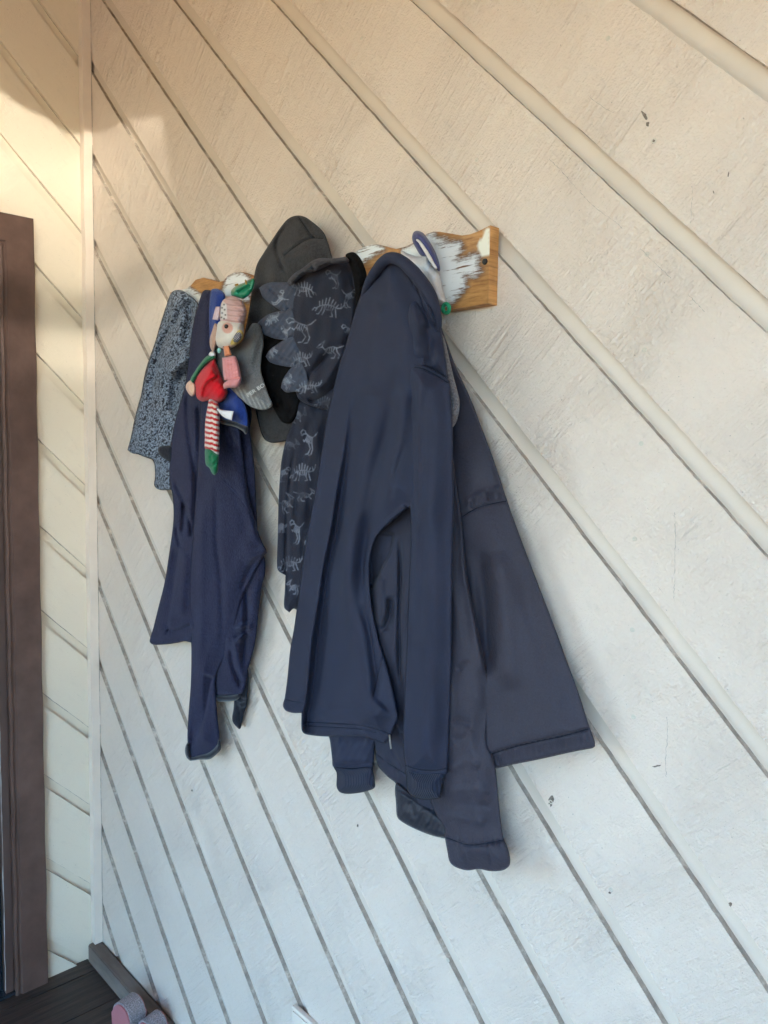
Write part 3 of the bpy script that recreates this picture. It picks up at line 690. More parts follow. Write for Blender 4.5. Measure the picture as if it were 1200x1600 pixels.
sheet('sleeve', [(318, 600), (313, 640), (311, 690), (309, 725), (306, 775), (301, 841), (298, 887), (297, 960), (299, 1015), (298, 1070), (294, 1125), (293, 1158), (296, 1184), (316, 1182), (338, 1172), (343, 1156), (340, 1120), (337, 1079), (338, 1055), (348, 1033), (361, 1004), (369, 971), (378, 934), (386, 917), (403, 884), (411, 870), (417, 862), (411, 850), (404, 832), (398, 812), (390, 780), (384, 745), (378, 700), (372, 660), (350, 620)],
      M_FLEECE, fl, [(318, 610, .058), (350, 640, .064), (300, 800, .046), (297, 1000, .034), (310, 1170, .02), (345, 1050, .026), (385, 900, .036), (415, 862, .036), (390, 760, .046)], 0.030, 32,
      [('v', [(337, 745), (338, 800), (339, 850), (345, 900), (347, 970), (344, 1020)], -0.005, 5, {'ends': (.2, .3)}), ('v', [(350, 750), (368, 768), (388, 795), (400, 815)], -0.0022, 1.8, {'ends': (.05, .05)}), ('v', [(362, 700), (380, 770), (402, 850)], 0.006, 9),
       ('v', [(318, 760), (314, 860), (313, 980), (310, 1080)], 0.006, 8, {'ends': (.2, .2)}), ('v', [(417, 862), (400, 868), (380, 880)], 0.008, 8, {'ends': (0, .5)}), ('v', [(411, 870), (392, 886), (376, 925)], -0.004, 4),
       ('o', [(337, 1058), (331, 1075), (326, 1105), (318, 1135), (306, 1160), (298, 1172)], -0.012, 2.5, {'ends': (.05, .15), 'decay': 16}), ('v', [(352, 630), (358, 670), (366, 700)], -0.006, 5)], 2.2, (0.0014, 16, 50), seed=6)
seam([(348, 752), (362, 764), (378, 782), (390, 800), (400, 816)], M_SEAM_F, fl, 0.0005)
sheet('cuff', [(294, 1160), (290, 1166), (289, 1175), (292, 1184), (297, 1189, 1), (312, 1187), (328, 1186), (339, 1178), (345, 1171), (345, 1160), (341, 1153, 1), (339, 1164), (326, 1176), (312, 1180), (299, 1183), (297, 1172)], M_BIND, fl, 0.034, 0.012, 5, (), 2.0, None)
sheet('hem_band', [(337, 1086), (350, 1087), (365, 1086), (376, 1084), (374, 1091), (366, 1095), (350, 1096), (337, 1095)], M_BIND, fl, 0.024, 0.010, 5, (), 2.0, None)
sheet('collar_lining', [(330, 453), (337, 451), (346, 454), (352, 462), (350, 480), (346, 520), (338, 545), (328, 540), (326, 515), (326, 492), (327, 470)], M_ROYAL, fl, 0.052, 0.02, 12, [('v', [(330, 470), (328, 530)], -0.006, 3)], 2.5, (0.0008, 10, 20))
sheet('lower_lining', [(342, 625), (350, 606), (360, 605), (375, 620), (383, 634), (387, 650), (387, 668), (380, 667), (367, 661), (344, 657)], M_ROYAL, fl, 0.082, 0.014, 16, [('v', [(365, 618), (372, 640), (374, 660)], 0.004, 6)], 2.2, (0.0008, 10, 14))
sheet('lining_edge', [(343, 654), (367, 659), (380, 664), (387, 667), (387, 675), (384, 679), (380, 674), (367, 667), (344, 661)], M_BIND, fl, 0.088, 0.010, 5, (), 2.0, None)

gh = thing('hooded_jacket', 'charcoal fleece hood with crown seams, topmost and behind the dinosaur print jacket', 'jacket', px(470, 420, 0.02), G)
sheet('hood', [(462, 337), (450, 342), (437, 357), (425, 375), (412, 395), (402, 412), (397, 432), (394, 452), (390, 480), (384, 512), (378, 545), (382, 590), (394, 620), (403, 640), (440, 640), (480, 600), (520, 520), (530, 450), (522, 415), (517, 394), (512, 377), (505, 362), (486, 345), (474, 338)],
      M_GREYHOOD, gh, [(460, 340, .03), (400, 430, .032), (390, 560, .03), (430, 630, .03), (520, 420, .04)], 0.048, 36,
      [('v', [(466, 338), (478, 355), (490, 371), (508, 372)], -0.004, 2.2, {'ends': (0, .1)}), ('v', [(442, 400), (458, 388), (474, 377), (490, 371)], -0.005, 2.6, {'ends': (.1, 0)}), ('v', [(450, 350), (434, 372), (433, 392), (441, 415), (450, 430)], -0.007, 3.5), ('v', [(415, 420), (412, 470), (408, 520)], -0.006, 9), ('v', [(425, 400), (428, 450), (420, 490)], 0.006, 9)], 2.2, (0.002, 18, 26), seed=8)
seam([(466, 339), (477, 355), (490, 371), (506, 372)], M_SEAM_G, gh, 0.0008); seam([(440, 402), (456, 389), (473, 378), (490, 371)], M_SEAM_G, gh, 0.0008)
sheet('hem', [(392, 620), (399, 640), (404, 662), (409, 679), (415, 688), (425, 692), (437, 691), (447, 689), (462, 680), (462, 620)], M_GREYHOOD, gh, 0.026, 0.026, 18, [('v', [(405, 660), (420, 681), (445, 683)], -0.003, 2.5)], 3.0, (0.001, 14, 18))
sheet('black_lining', [(412, 532), (407, 552), (407, 572), (411, 592), (416, 610), (423, 628), (430, 643), (442, 660), (456, 660), (466, 640), (470, 600), (470, 540), (440, 515)], M_BLACK, gh, 0.0605, 0.016, 16, [('v', [(425, 560), (430, 610), (440, 650)], -0.006, 6)], 3.0, (0.002, 10, 14))

# dinosaur print jacket
DN = {'rex': [[(.06, .26), (0, .14), (.1, .04), (.26, .08), (.31, .19), (.18, .2), (.1, .28)], [(.28, .14), (.42, .22), (.56, .27), (.72, .30), (.86, .22), (1, .06)], [(.42, .24), (.37, .38), (.42, .5)], [(.49, .26), (.45, .42), (.5, .52)], [(.56, .28), (.53, .44), (.58, .52)],
              [(.64, .32), (.57, .56), (.70, .74), (.60, .95), (.46, .98)], [(.72, .32), (.76, .56), (.84, .76), (.78, .97), (.66, 1)], [(.37, .38), (.28, .5), (.22, .44)], [(.62, .34), (.72, .42), (.68, .52)]],
      'stego': [[(0, .86), (.05, .72), (.14, .74), (.1, .86)], [(.1, .74), (.24, .56), (.42, .46), (.6, .46), (.76, .54), (.9, .5), (1, .3)], [(.2, .56), (.17, .38)], [(.28, .5), (.26, .26)], [(.37, .44), (.37, .16)], [(.46, .42), (.48, .1)], [(.56, .42), (.6, .16)], [(.65, .45), (.7, .24)], [(.74, .5), (.8, .34)], [(.9, .48), (.88, .28)], [(.95, .4), (1, .18)],
                [(.3, .56), (.28, .76), (.22, .98), (.16, 1)], [(.36, .56), (.38, .78), (.34, .98)], [(.66, .52), (.62, .76), (.68, .98), (.6, 1)], [(.72, .55), (.76, .78), (.80, .98)], [(.42, .5), (.40, .68), (.5, .72)], [(.5, .5), (.49, .68), (.58, .7)], [(.58, .5), (.57, .66)]],
      'para': [[(0, .38), (.1, .24), (.3, .0), (.22, .22), (.2, .36), (.06, .42)], [(.2, .34), (.3, .52), (.44, .40), (.6, .34), (.76, .42), (1, .30)], [(.4, .44), (.36, .66), (.46, .72)], [(.48, .42), (.45, .66), (.54, .72)], [(.56, .4), (.54, .64)], [(.66, .4), (.6, .64), (.7, .8), (.64, 1), (.54, 1)], [(.72, .42), (.76, .66), (.84, .82), (.8, 1)], [(.34, .56), (.3, .74), (.24, .82)]]}
DL = [('rex', 521, 436, 24, 30, 0, 1, .5), ('stego', 474, 450, 42, 26, 5, -1, .9), ('stego', 514, 478, 48, 32, 12, 1, .8), ('rex', 469, 516, 46, 40, 4, 1, 1.1), ('rex', 546, 466, 24, 30, 0, -1, .7), ('para', 516, 546, 42, 27, 0, 1, 1), ('stego', 471, 560, 36, 26, -8, 1, .9), ('rex', 545, 520, 22, 28, 0, 1, .8), ('stego', 482, 603, 42, 22, -4, 1, .8), ('stego', 508, 628, 34, 22, 4, 1, .6),
      ('para', 467, 648, 22, 28, 20, -1, .9), ('rex', 481, 691, 26, 40, 8, 1, 1.2), ('para', 455, 694, 26, 18, 10, -1, .45), ('stego', 473, 736, 40, 30, 0, 1, 1), ('rex', 443, 741, 22, 24, 0, -1, .6), ('para', 477, 773, 36, 20, 0, -1, .7), ('para', 447, 786, 28, 30, -20, -1, .7), ('rex', 462, 831, 22, 38, 8, 1, 1.1), ('stego', 440, 824, 16, 16, 0, 1, .6), ('stego', 453, 879, 40, 26, -4, 1, 1), ('para', 459, 917, 24, 22, 8, 1, .9), ('rex', 486, 860, 20, 34, 0, 1, .9),
      ('rex', 436, 466, 18, 26, 60, 1, 1.2), ('stego', 425, 498, 26, 14, -25, 1, 1.0), ('rex', 445, 520, 14, 22, 10, 1, 1.2), ('stego', 424, 548, 20, 16, -50, 1, .9), ('stego', 450, 596, 22, 18, -50, 1, .9)]
def dino_strokes():
    out = []
    for k, cx, cy, w, h, a, fl_, st in DL:
        ca, sa = math.cos(math.radians(a)), math.sin(math.radians(a))
        for L in DN[k]:
            q = [((x - .5) * w * fl_, (y - .5) * h) for x, y in L]
            out.append((np.array([(cx + ca * x - sa * y, cy + sa * x + ca * y) for x, y in q]), st))
    return out
STK = dino_strokes()
def dinocol(V, base=(0.0155, 0.0165, 0.027), ink=(0.175, 0.185, 0.225)):
    m = np.zeros(len(V)); lo, hi = V.min(0), V.max(0)
    for L, st in STK:
        if (L.max(0) < lo).any() or (L.min(0) > hi).any(): continue
        d = seg_dist(V, L[:-1], L[1:])[0]; m = np.maximum(m, np.clip(1.5 - d / 0.8, 0, 1) * min(1, st))
    m *= np.clip(0.75 + 0.45 * vnoise(V, 7, 7, 4), 0.25, 1)
    return blend(np.tile(np.array(base), (len(V), 1)), m, ink)
dj = thing('dinosaur_print_jacket', 'dark jacket printed with dinosaur skeletons, cloth spikes down its hood', 'jacket', px(530, 420, 0.02), G)
sheet('body', [(463, 626), (458, 650), (455, 666), (448, 683), (440, 719), (437, 752), (435, 790), (434, 837), (433, 886), (436, 893), (446, 899, 1), (445, 925), (444, 949), (452, 957, 1), (459, 951), (468, 955), (490, 950), (510, 860), (530, 740), (545, 660), (540, 630), (500, 622)],
      M_DINO, dj, [(460, 640, .050), (436, 800, .034), (450, 950, .03), (525, 700, .022), (540, 640, .024), (500, 830, .014), (485, 940, .012)], 0.034, 22, [('v', [(462, 690), (455, 740), (449, 800), (447, 870), (446, 920)], -0.010, 4, {'ends': (.2, 0)}), ('v', [(500, 640), (478, 760), (462, 900)], 0.008, 10), ('v', [(485, 650), (470, 740), (458, 860)], -0.005, 6)], 1.25, (0.0016, 12, 50), colour=dinocol, seed=11, step=2.5)
sheet('hood', [(450, 440), (460, 430), (472, 421), (490, 411), (515, 406), (540, 405), (552, 420), (560, 450), (585, 470), (580, 560), (560, 620), (530, 646), (508, 640), (485, 634), (467, 624), (462, 611), (459, 595), (457, 572), (452, 555), (446, 530), (443, 510), (441, 485), (446, 462)],
      M_DINO, dj, [(450, 445, .06), (445, 520, .062), (465, 615, .058), (515, 408, .056), (556, 425, .040), (585, 480, .030), (575, 560, .026), (555, 620, .030), (500, 520, .062)], 0.042, 30, [('v', [(520, 545), (500, 570), (482, 590), (470, 606)], -0.009, 6), ('v', [(540, 540), (515, 585), (490, 615)], 0.009, 8), ('v', [(530, 600), (505, 620), (480, 628)], -0.008, 5), ('v', [(548, 425), (556, 470), (552, 520)], -0.006, 3), ('v', [(462, 618), (480, 628), (505, 637)], 0.004, 3)], 1.25, (0.0018, 14, 22), colour=dinocol, seed=12, step=2.5)
sheet('hood_rim', [(449, 441), (459, 428), (470, 421), (489, 407), (502, 403), (516, 404), (528, 403), (541, 402), (546, 408), (536, 411), (518, 413), (506, 418), (494, 424), (478, 428), (466, 437), (456, 445)], M_DINO, dj, 0.088, 0.018, 7, [('v', [(484, 410), (492, 424)], -0.006, 3), ('v', [(516, 402), (517, 413)], -0.006, 2.5), ('v', [(470, 420), (478, 430)], -0.004, 2)], 1.6, (0.0012, 6, 6), colour=lambda V: np.clip(dinocol(V, (0.040, 0.038, 0.042), (0.11, 0.105, 0.11)) + 0.012 * vnoise(V, 3, 3, 9)[:, None], 0.012, 0.3))
sheet('black_edge', [(540, 398), (552, 394), (562, 402), (570, 418), (573, 432), (568, 452), (562, 476), (557, 482), (555, 460), (553, 440), (549, 420), (543, 407)], M_BLACK, dj, 0.070, 0.026, 9, (), 2.5, (0.0012, 8, 8))
for sp in ([(462, 441), (447, 441), (425, 441), (412, 445), (405, 450, 1), (411, 465), (427, 478), (442, 487, 1), (462, 490)], [(458, 483), (443, 485), (422, 490), (407, 500), (399, 509, 1), (407, 519), (425, 528), (446, 532, 1), (462, 533)], [(462, 527), (446, 530), (430, 540), (420, 548), (415, 557, 1), (422, 566), (442, 572), (458, 574), (472, 572)], [(474, 568), (458, 572), (446, 586), (441, 596), (439, 606, 1), (447, 613), (462, 612), (480, 612)]):
    sheet('spike', sp, M_DINO, dj, 0.0805, 0.006, 9, [('v', [(sp[3][0] + 4, sp[3][1] + 1), ((sp[-1][0] + sp[3][0]) / 2 + 8, (sp[-1][1] + sp[3][1]) / 2 + 5), (sp[-1][0] - 4, sp[-1][1] + 14)], -0.003, 3), ('v', [(sp[-1][0] - 8, sp[-1][1] - 10), (sp[-1][0] - 10, sp[-1][1] + 18)], -0.006, 4)], 1.3, (0.0016, 8, 8), colour=lambda V: dinocol(V, (0.050, 0.057, 0.080), (0.22, 0.24, 0.28)), step=2.0)

# dusky parka behind the hoodie
pk = thing('parka', 'long dusky navy nylon parka spreading out to the right behind the hoodie', 'coat', px(650, 440, 0.02), G)
sheet('side_panel', [(676, 470), (690, 512), (698, 534), (712, 572), (735, 622), (752, 666), (772, 720), (792, 780), (810, 831), (840, 910), (865, 975), (885, 1030), (905, 1085), (920, 1132), (929, 1157), (930, 1166, 1), (926, 1169), (915, 1171), (885, 1177), (845, 1186), (805, 1194), (777, 1200), (764, 1199, 1), (740, 1190), (700, 1100), (680, 900), (670, 700), (664, 560)],
      M_PARKA, pk, [(690, 520, .034), (750, 660, .020), (790, 780, .014), (860, 960, .012), (925, 1160, .016), (780, 1190, .030), (700, 800, .03), (730, 1100, .03)], 0.030, 46,
      [('o', [(920, 1138), (880, 1149), (846, 1157), (815, 1164), (790, 1171), (766, 1178)], 0.004, 1.5, {'ends': (0, 0), 'decay': 26, 'edge': 1}), ('v', [(920, 1139), (880, 1150), (815, 1164), (768, 1177)], -0.0036, 1.8, {'ends': (0, 0), 'edge': 1}),
       ('v', [(722, 807), (745, 794), (770, 787), (793, 783)], -0.0030, 1.8, {'ends': (0, 0), 'edge': 1}), ('v', [(728, 790), (750, 772), (784, 763)], 0.0035, 5), ('v', [(735, 778), (740, 796)], -0.003, 3), ('v', [(760, 764), (768, 784)], -0.003, 3), ('v', [(775, 758), (786, 778)], 0.003, 3), ('v', [(750, 772), (756, 788)], 0.0025, 3),
       ('v', [(748, 850), (756, 930), (762, 1000), (768, 1060)], -0.014, 12, {'ends': (.35, .25)}), ('v', [(776, 860), (784, 950), (796, 1080)], 0.010, 18), ('v', [(806, 870), (836, 980), (872, 1110)], -0.004, 16, {'ends': (.45, .4)}),
       ('v', [(798, 1166), (803, 1190)], -0.002, 1.6)] + [('v', [(918 - 9.3 * i + 2 * math.sin(i * 2.1), 1133 + 2.45 * i), (919 - 9.3 * i, 1148 + 2.45 * i), (921 - 9.3 * i, 1160 + 2.4 * i)], -0.0011 - 0.0006 * math.sin(i * 1.7), 2.2, {'ends': (.3, .1)}) for i in range(16)] + [('v', [(730 + 7 * i, 795 - 2.2 * i), (733 + 7 * i + 2 * math.sin(i), 774 - 2.0 * i)], 0.0012 * (-1) ** i, 3, {'ends': (.1, .5)}) for i in range(9)] + [('v', [(700, 694), (726, 696)], 0.0, 4), ('v', [(776, 1180), (782, 1198)], -0.003, 2)], 2.3, (0.0018, 30, 90), seed=21)
seam([(919, 1139), (880, 1150), (846, 1157), (815, 1164), (790, 1171), (769, 1178)], M_SEAM, pk, 0.0008); seam([(723, 807), (745, 794), (770, 787), (791, 783)], M_SEAM, pk, 0.0007)
sheet('back_panel', [(580, 780), (575, 900), (578, 1060), (582, 1130), (586, 1170), (590, 1195), (605, 1213), (619, 1226), (620, 1262), (621, 1277), (631, 1286), (655, 1298), (680, 1306), (698, 1309), (720, 1280), (720, 1100), (700, 900), (660, 760), (620, 740)],
      M_PARKA_B, pk, [(580, 800, .052), (580, 950, .058), (590, 1190, .028), (622, 1270, .022), (690, 1300, .024), (700, 1000, .04)], 0.020, 26,
      [('o', [(628, 798), (610, 815), (592, 835), (580, 856)], 0.010, 3, {'ends': (.1, .1), 'decay': 20}), ('o', [(617, 832), (612, 862), (598, 890), (584, 922)], -0.012, 2, {'ends': (.1, .1), 'decay': 24}), ('v', [(610, 930), (610, 955), (603, 980), (592, 985)], -0.010, 5), ('v', [(624, 835), (626, 900), (624, 1000), (626, 1080)], -0.010, 3.5), ('v', [(592, 900), (598, 950), (594, 978)], 0.006, 8),
       ('v', [(586, 1177), (606, 1192), (635, 1210), (660, 1222)], -0.003, 2, {'ends': (0, .1), 'edge': 1}), ('v', [(611, 1165), (622, 1190), (630, 1206)], -0.003, 2.2), ('v', [(612, 1120), (622, 1140), (630, 1150)], 0.005, 5), ('v', [(618, 1195), (620, 1218)], -0.002, 2)], 2.2, (0.0018, 16, 30), seed=22)
seam([(587, 1177), (606, 1192), (635, 1210), (660, 1222)], M_SEAM, pk, 0.0008)
sheet('hem_band', [(619, 1224), (640, 1238), (662, 1254), (684, 1268), (698, 1290), (699, 1310, 1), (680, 1307), (655, 1298), (631, 1286), (621, 1277), (619, 1260)], M_PARKA_D, pk, 0.036, 0.012, 10, [('v', [(622, 1232), (645, 1247), (672, 1264), (690, 1276)], -0.003, 2, {'ends': (0, 0)}), ('v', [(640, 1250), (650, 1280)], -0.003, 4), ('v', [(660, 1262), (668, 1292)], 0.003, 5)], 2.4, (0.0012, 8, 10))
sheet('sleeve', [(690, 640), (706, 700), (712, 750), (718, 790), (724, 840), (729, 890), (738, 940), (747, 985), (757, 1030), (764, 1075), (766, 1092), (762, 1125), (761, 1160), (770, 1182), (775, 1205), (779, 1248), (786, 1305), (795, 1330), (797, 1350), (790, 1358), (780, 1361), (765, 1361), (748, 1358), (730, 1360), (712, 1355), (703, 1347), (699, 1330), (695, 1308), (694, 1294), (682, 1274), (670, 1240), (664, 1150), (662, 1000), (664, 820), (672, 680)],
      M_PARKA, pk, [(700, 680, .05), (725, 850, .046), (765, 1090, .04), (790, 1340, .03), (700, 1330, .034), (668, 1100, .05), (668, 800, .05)], 0.034, 30,
      [('v', [(714, 1048), (722, 1040), (734, 1032)], -0.0025, 4.5), ('v', [(706, 1128), (722, 1126), (738, 1134)], -0.003, 5), ('v', [(708, 1146), (724, 1143), (736, 1138)], 0.002, 5), ('v', [(706, 1152), (720, 1155), (732, 1146)], -0.002, 4), ('v', [(704, 1205), (725, 1190), (750, 1200)], 0.003, 6), ('v', [(700, 1240), (730, 1232), (765, 1240)], 0.0022, 7), ('v', [(705, 1258), (735, 1256), (770, 1262)], -0.002, 6), ('v', [(690, 1275), (720, 1278), (760, 1285)], 0.003, 6),
       ('v', [(698, 1309), (728, 1320), (750, 1320), (789, 1313)], -0.004, 1.8, {'ends': (0, 0), 'edge': 1}), ('v', [(762, 1316), (768, 1355)], -0.002, 2), ('v', [(722, 860), (740, 960), (754, 1060)], 0.005, 10), ('v', [(724, 1322), (730, 1352)], -0.002, 3)] + [('v', [(703 + 8.5 * i, 1303 + 1.2 * (5 - abs(i - 5))), (704 + 8.5 * i, 1326)], -0.0012, 2.2, {'ends': (.4, .3)}) for i in range(10)], 2.2, (0.0018, 20, 36), seed=23)
seam([(698, 1309), (728, 1319), (750, 1319), (788, 1312)], M_SEAM, pk, 0.0008)
sheet('collar_lining', [(690, 522), (695, 532), (702, 560), (709, 590), (714, 608), (718, 627), (716, 650), (707, 668), (694, 664), (686, 600), (684, 545)], M_MARL, pk, 0.062, 0.016, 10, (), 2.5, (0.0008, 8, 12))

# work glove tucked behind the hoodie
gl = thing('work_glove', 'white and blue work glove with green cuff wedged beside the hoodie hood', 'glove', px(670, 430, 0.02))
M_GW = cloth('white_glove_knit', (0.66, 0.62, 0.60), 0.9, 0.1, 0.07, 300, 0.0006, 500); M_GB = cloth('blue_glove_coating', (0.060, 0.066, 0.165), 0.6, 0.1, 0.06, 120, 0.0003, 300, 0.3); M_GG = cloth('green_cuff', (0.02, 0.27, 0.13), 0.7, 0.1, 0.12, 300, 0.0005, 500)
sheet('palm', [(626, 392), (640, 397), (656, 401), (668, 398), (675, 411), (684, 424), (689, 437), (693, 455), (699, 474, 1), (690, 476), (676, 470), (655, 440), (635, 415)], M_GW, gl, 0.040, 0.02, 16, [('v', [(660, 405), (676, 430), (690, 465)], 0.004, 7)], 2.5, (0.001, 8, 12))
def tubeobj(name, pts, rads, mat, parent, n=12):
    bm = bmesh.new(); L = polyline([p[:2] for p in pts], 2.0); s = np.linspace(0, len(pts) - 1, len(L))
    dd = np.interp(s, range(len(pts)), [p[2] for p in pts]); rr = np.interp(s, range(len(pts)), rads)
    tube_bm(bm, px(L[:, 0], L[:, 1], dd), list(rr), n); bmesh.ops.recalc_face_normals(bm, faces=bm.faces[:]); return obj(name, bm, mat, parent, True)
sheet('finger', [(645, 378), (644, 369), (647, 362), (653, 360.5), (661, 364), (667, 371), (673, 380), (681, 395), (687, 413), (687, 424), (679, 418), (670, 404), (662, 401), (657, 399), (650, 388)], M_GB, gl, 0.044, 0.020, 9, [('v', [(651, 373), (657, 384), (663, 396)], -0.008, 3, {'ends': (.2, 0)})], 2.0, None)
tubeobj('finger_lining', [(651.5, 375, .064), (655.5, 378, .066), (661, 386, .067), (668, 397, .067), (675, 410, .066), (682, 420, .064)], [.0014, .0022, .0024, .0026, .0024, .0015], M_GW, gl)
bm = bmesh.new(); cpx = px([697 + 5.0 * math.cos(q) for q in np.linspace(0, 2 * math.pi, 22)], [482 + 7.2 * math.sin(q) for q in np.linspace(0, 2 * math.pi, 22)], 0.060)
tube_bm(bm, cpx, 0.0027, 10); bmesh.ops.recalc_face_normals(bm, faces=bm.faces[:]); obj('cuff', bm, M_GG, gl, True)

# navy hoodie in front
hd = thing('hoodie', 'shiny navy zip hoodie hanging in front, both ribbed cuffs showing', 'hoodie', px(620, 430, 0.02), G)
sheet('torso', [(572, 440), (582, 424), (594, 410), (610, 402), (630, 412), (645, 440), (660, 470), (664, 560), (662, 700), (652, 792), (637, 794, 1), (614, 814), (592, 834), (581, 856), (576, 888), (580, 940), (592, 1000), (605, 1042), (614, 1078), (620, 1108), (622, 1122), (616, 1136), (609, 1151), (602, 1162, 1), (585, 1157), (570, 1152), (545, 1150), (515, 1151), (487, 1149), (475, 1146), (471, 1139), (471, 1114, 1), (457, 1114), (446, 1110), (442, 1102), (445, 1090), (449, 1060), (454, 1012), (460, 978), (470, 902), (480, 833), (491, 776), (501, 714), (512, 645), (520, 612), (530, 570), (542, 532), (553, 492), (562, 465)],
      M_SOFT, hd, [(575, 440, .09), (610, 405, .095), (530, 570, .070), (500, 720, .055), (470, 900, .044), (445, 1100, .036), (480, 1140, .048), (600, 1155, .058), (580, 900, .070), (640, 790, .085), (650, 560, .095)], 0.046, 44,
      [('o', [(471, 1150), (471, 1116), (475, 1100), (479, 1070), (484, 1012), (490, 970), (496, 932), (503, 885), (515, 826), (524, 766), (534, 707), (541, 647), (549, 600), (556, 560)], -0.034, 7, {'ends': (0, .45), 'decay': 46, 'edge': 1}),
       ('v', [(622, 560), (614, 640), (603, 690), (590, 740), (580, 790), (573, 850), (568, 900), (567, 950), (574, 1000)], -0.020, 15, {'ends': (.35, .3)}), ('v', [(560, 640), (548, 760), (534, 880), (520, 1000)], 0.010, 22, {'ends': (.3, .3)}), ('v', [(632, 600), (618, 700), (604, 780)], 0.008, 12), ('v', [(600, 470), (585, 540), (575, 620)], 0.006, 18), ('v', [(606, 790), (618, 740), (632, 690)], -0.005, 6, {'ends': (.4, .4)}),
       ('v', [(566, 940), (578, 985), (584, 1030), (588, 1060), (584, 1100)], -0.008, 7), ('v', [(600, 1022), (594, 1040), (588, 1064), (584, 1090)], -0.003, 1.6, {'ends': (0, .1), 'edge': 1}),
       ('v', [(472, 1128), (515, 1130), (560, 1133), (590, 1140), (613, 1148)], -0.003, 1.5, {'ends': (0, 0), 'edge': 1}), ('v', [(472, 1134), (515, 1136), (560, 1139), (588, 1146)], -0.002, 1.3, {'ends': (0, 0), 'edge': 1}), ('v', [(446, 1094), (475, 1098)], -0.002, 1.4, {'ends': (0, 0), 'edge': 1}),
       ('v', [(637, 793), (612, 815), (592, 835), (581, 857)], 0.008, 5, {'ends': (.05, .1)}), ('v', [(560, 1140), (580, 1120), (600, 1100)], 0.005, 14)], 2.1, (0.0014, 40, 120), seed=31)
seam([(473, 1128), (515, 1130), (560, 1133), (590, 1140), (612, 1148)], M_SEAM, hd, 0.0007); seam([(473, 1134), (515, 1136), (560, 1139), (588, 1145)], M_SEAM, hd, 0.0005); seam([(447, 1093), (458, 1096), (470, 1097)], M_SEAM, hd, 0.0006); seam([(600, 1024), (594, 1042), (588, 1066), (580, 1100)], M_SEAM, hd, 0.0005)
sheet('shoulder', [(634, 420), (650, 425), (664, 440), (676, 460), (683, 482), (688, 505), (690, 518), (694, 540), (699, 577), (701, 594, 1), (690, 588), (670, 576), (652, 570), (634, 569, 1), (632, 540), (633, 480)],
      M_SOFT, hd, [(640, 430, .096), (640, 500, .112), (636, 560, .106), (700, 590, .084), (690, 520, .082), (672, 460, .090)], 0.020, 22, [('v', [(648, 452), (660, 480), (676, 515)], -0.008, 4, {'ends': (.1, .3)}), ('v', [(655, 450), (668, 480), (682, 512)], 0.006, 4), ('v', [(664, 452), (676, 478), (684, 505)], -0.007, 3.5), ('v', [(644, 470), (651, 510), (650, 550)], 0.004, 7), ('v', [(664, 505), (672, 540), (674, 572)], -0.005, 6), ('v', [(638, 450), (637, 510), (636, 566)], -0.003, 2)], 2.2, (0.0010, 14, 24), seed=32)
sheet('sleeve', [(636, 567), (652, 568), (670, 574), (690, 585), (702, 595), (704, 612), (706, 640), (707.5, 665), (708, 720), (709, 790), (707, 890), (706, 990), (704, 1100), (702, 1150), (700, 1197), (699, 1208), (692, 1211), (660, 1211), (640, 1207), (634, 1198), (630, 1165), (631, 1112), (634, 1050), (636, 1000), (639, 915), (642, 840), (641, 802), (637, 740), (635, 670), (634, 610)],
      M_SOFT, hd, [(636, 575, .106), (700, 600, .086), (640, 800, .092), (708, 800, .074), (632, 1150, .068), (700, 1190, .062)], 0.036, 34,
      [('v', [(656, 590), (652, 700), (650, 860), (648, 1000)], 0.006, 7, {'ends': (.1, .3)}), ('v', [(644, 640), (645, 760), (648, 830)], -0.006, 5), ('v', [(638, 574), (655, 574), (672, 581), (700, 598)], -0.0035, 1.5, {'ends': (0, 0), 'edge': 1}), ('v', [(634, 1196), (655, 1203), (680, 1204), (699, 1200)], -0.003, 1.5, {'ends': (0, 0), 'edge': 1}), ('v', [(650, 1000), (670, 1080), (680, 1160)], 0.003, 14)], 2.0, (0.001, 30, 90), seed=33)
seam([(637, 575), (654, 575), (671, 581), (700, 598)], M_SEAM, hd, 0.0008); seam([(634, 1196), (655, 1202), (680, 1203), (698, 1200)], M_SEAM, hd, 0.0009)
sheet('cuff', [(635, 1200), (650, 1206), (670, 1208), (693, 1208), (691, 1225), (688, 1247, 1), (676, 1249), (660, 1249), (645, 1244), (637, 1236), (635, 1222)], M_RIB, hd, 0.066, 0.024, 18, (), 2.5, None)
sheet('sleeve', [(514, 1140), (516, 1160), (519, 1186), (520, 1197), (526, 1200), (555, 1201), (582, 1199), (584, 1191), (586, 1165), (590, 1140), (550, 1130)], M_SOFT, hd, 0.026, 0.022, 16, [('v', [(520, 1192), (550, 1195), (584, 1191)], -0.002, 1.4, {'ends': (0, 0), 'edge': 1}), ('v', [(530, 1155), (550, 1162), (575, 1155)], -0.003, 6)], 2.5, (0.001, 10, 14))
sheet('cuff', [(522, 1198), (550, 1200), (582, 1197), (583, 1204), (586, 1222), (585, 1231), (570, 1237), (552, 1240), (538, 1240), (530, 1237), (526, 1229), (526, 1208)], M_RIB, hd, 0.028, 0.020, 14, (), 2.5, None)
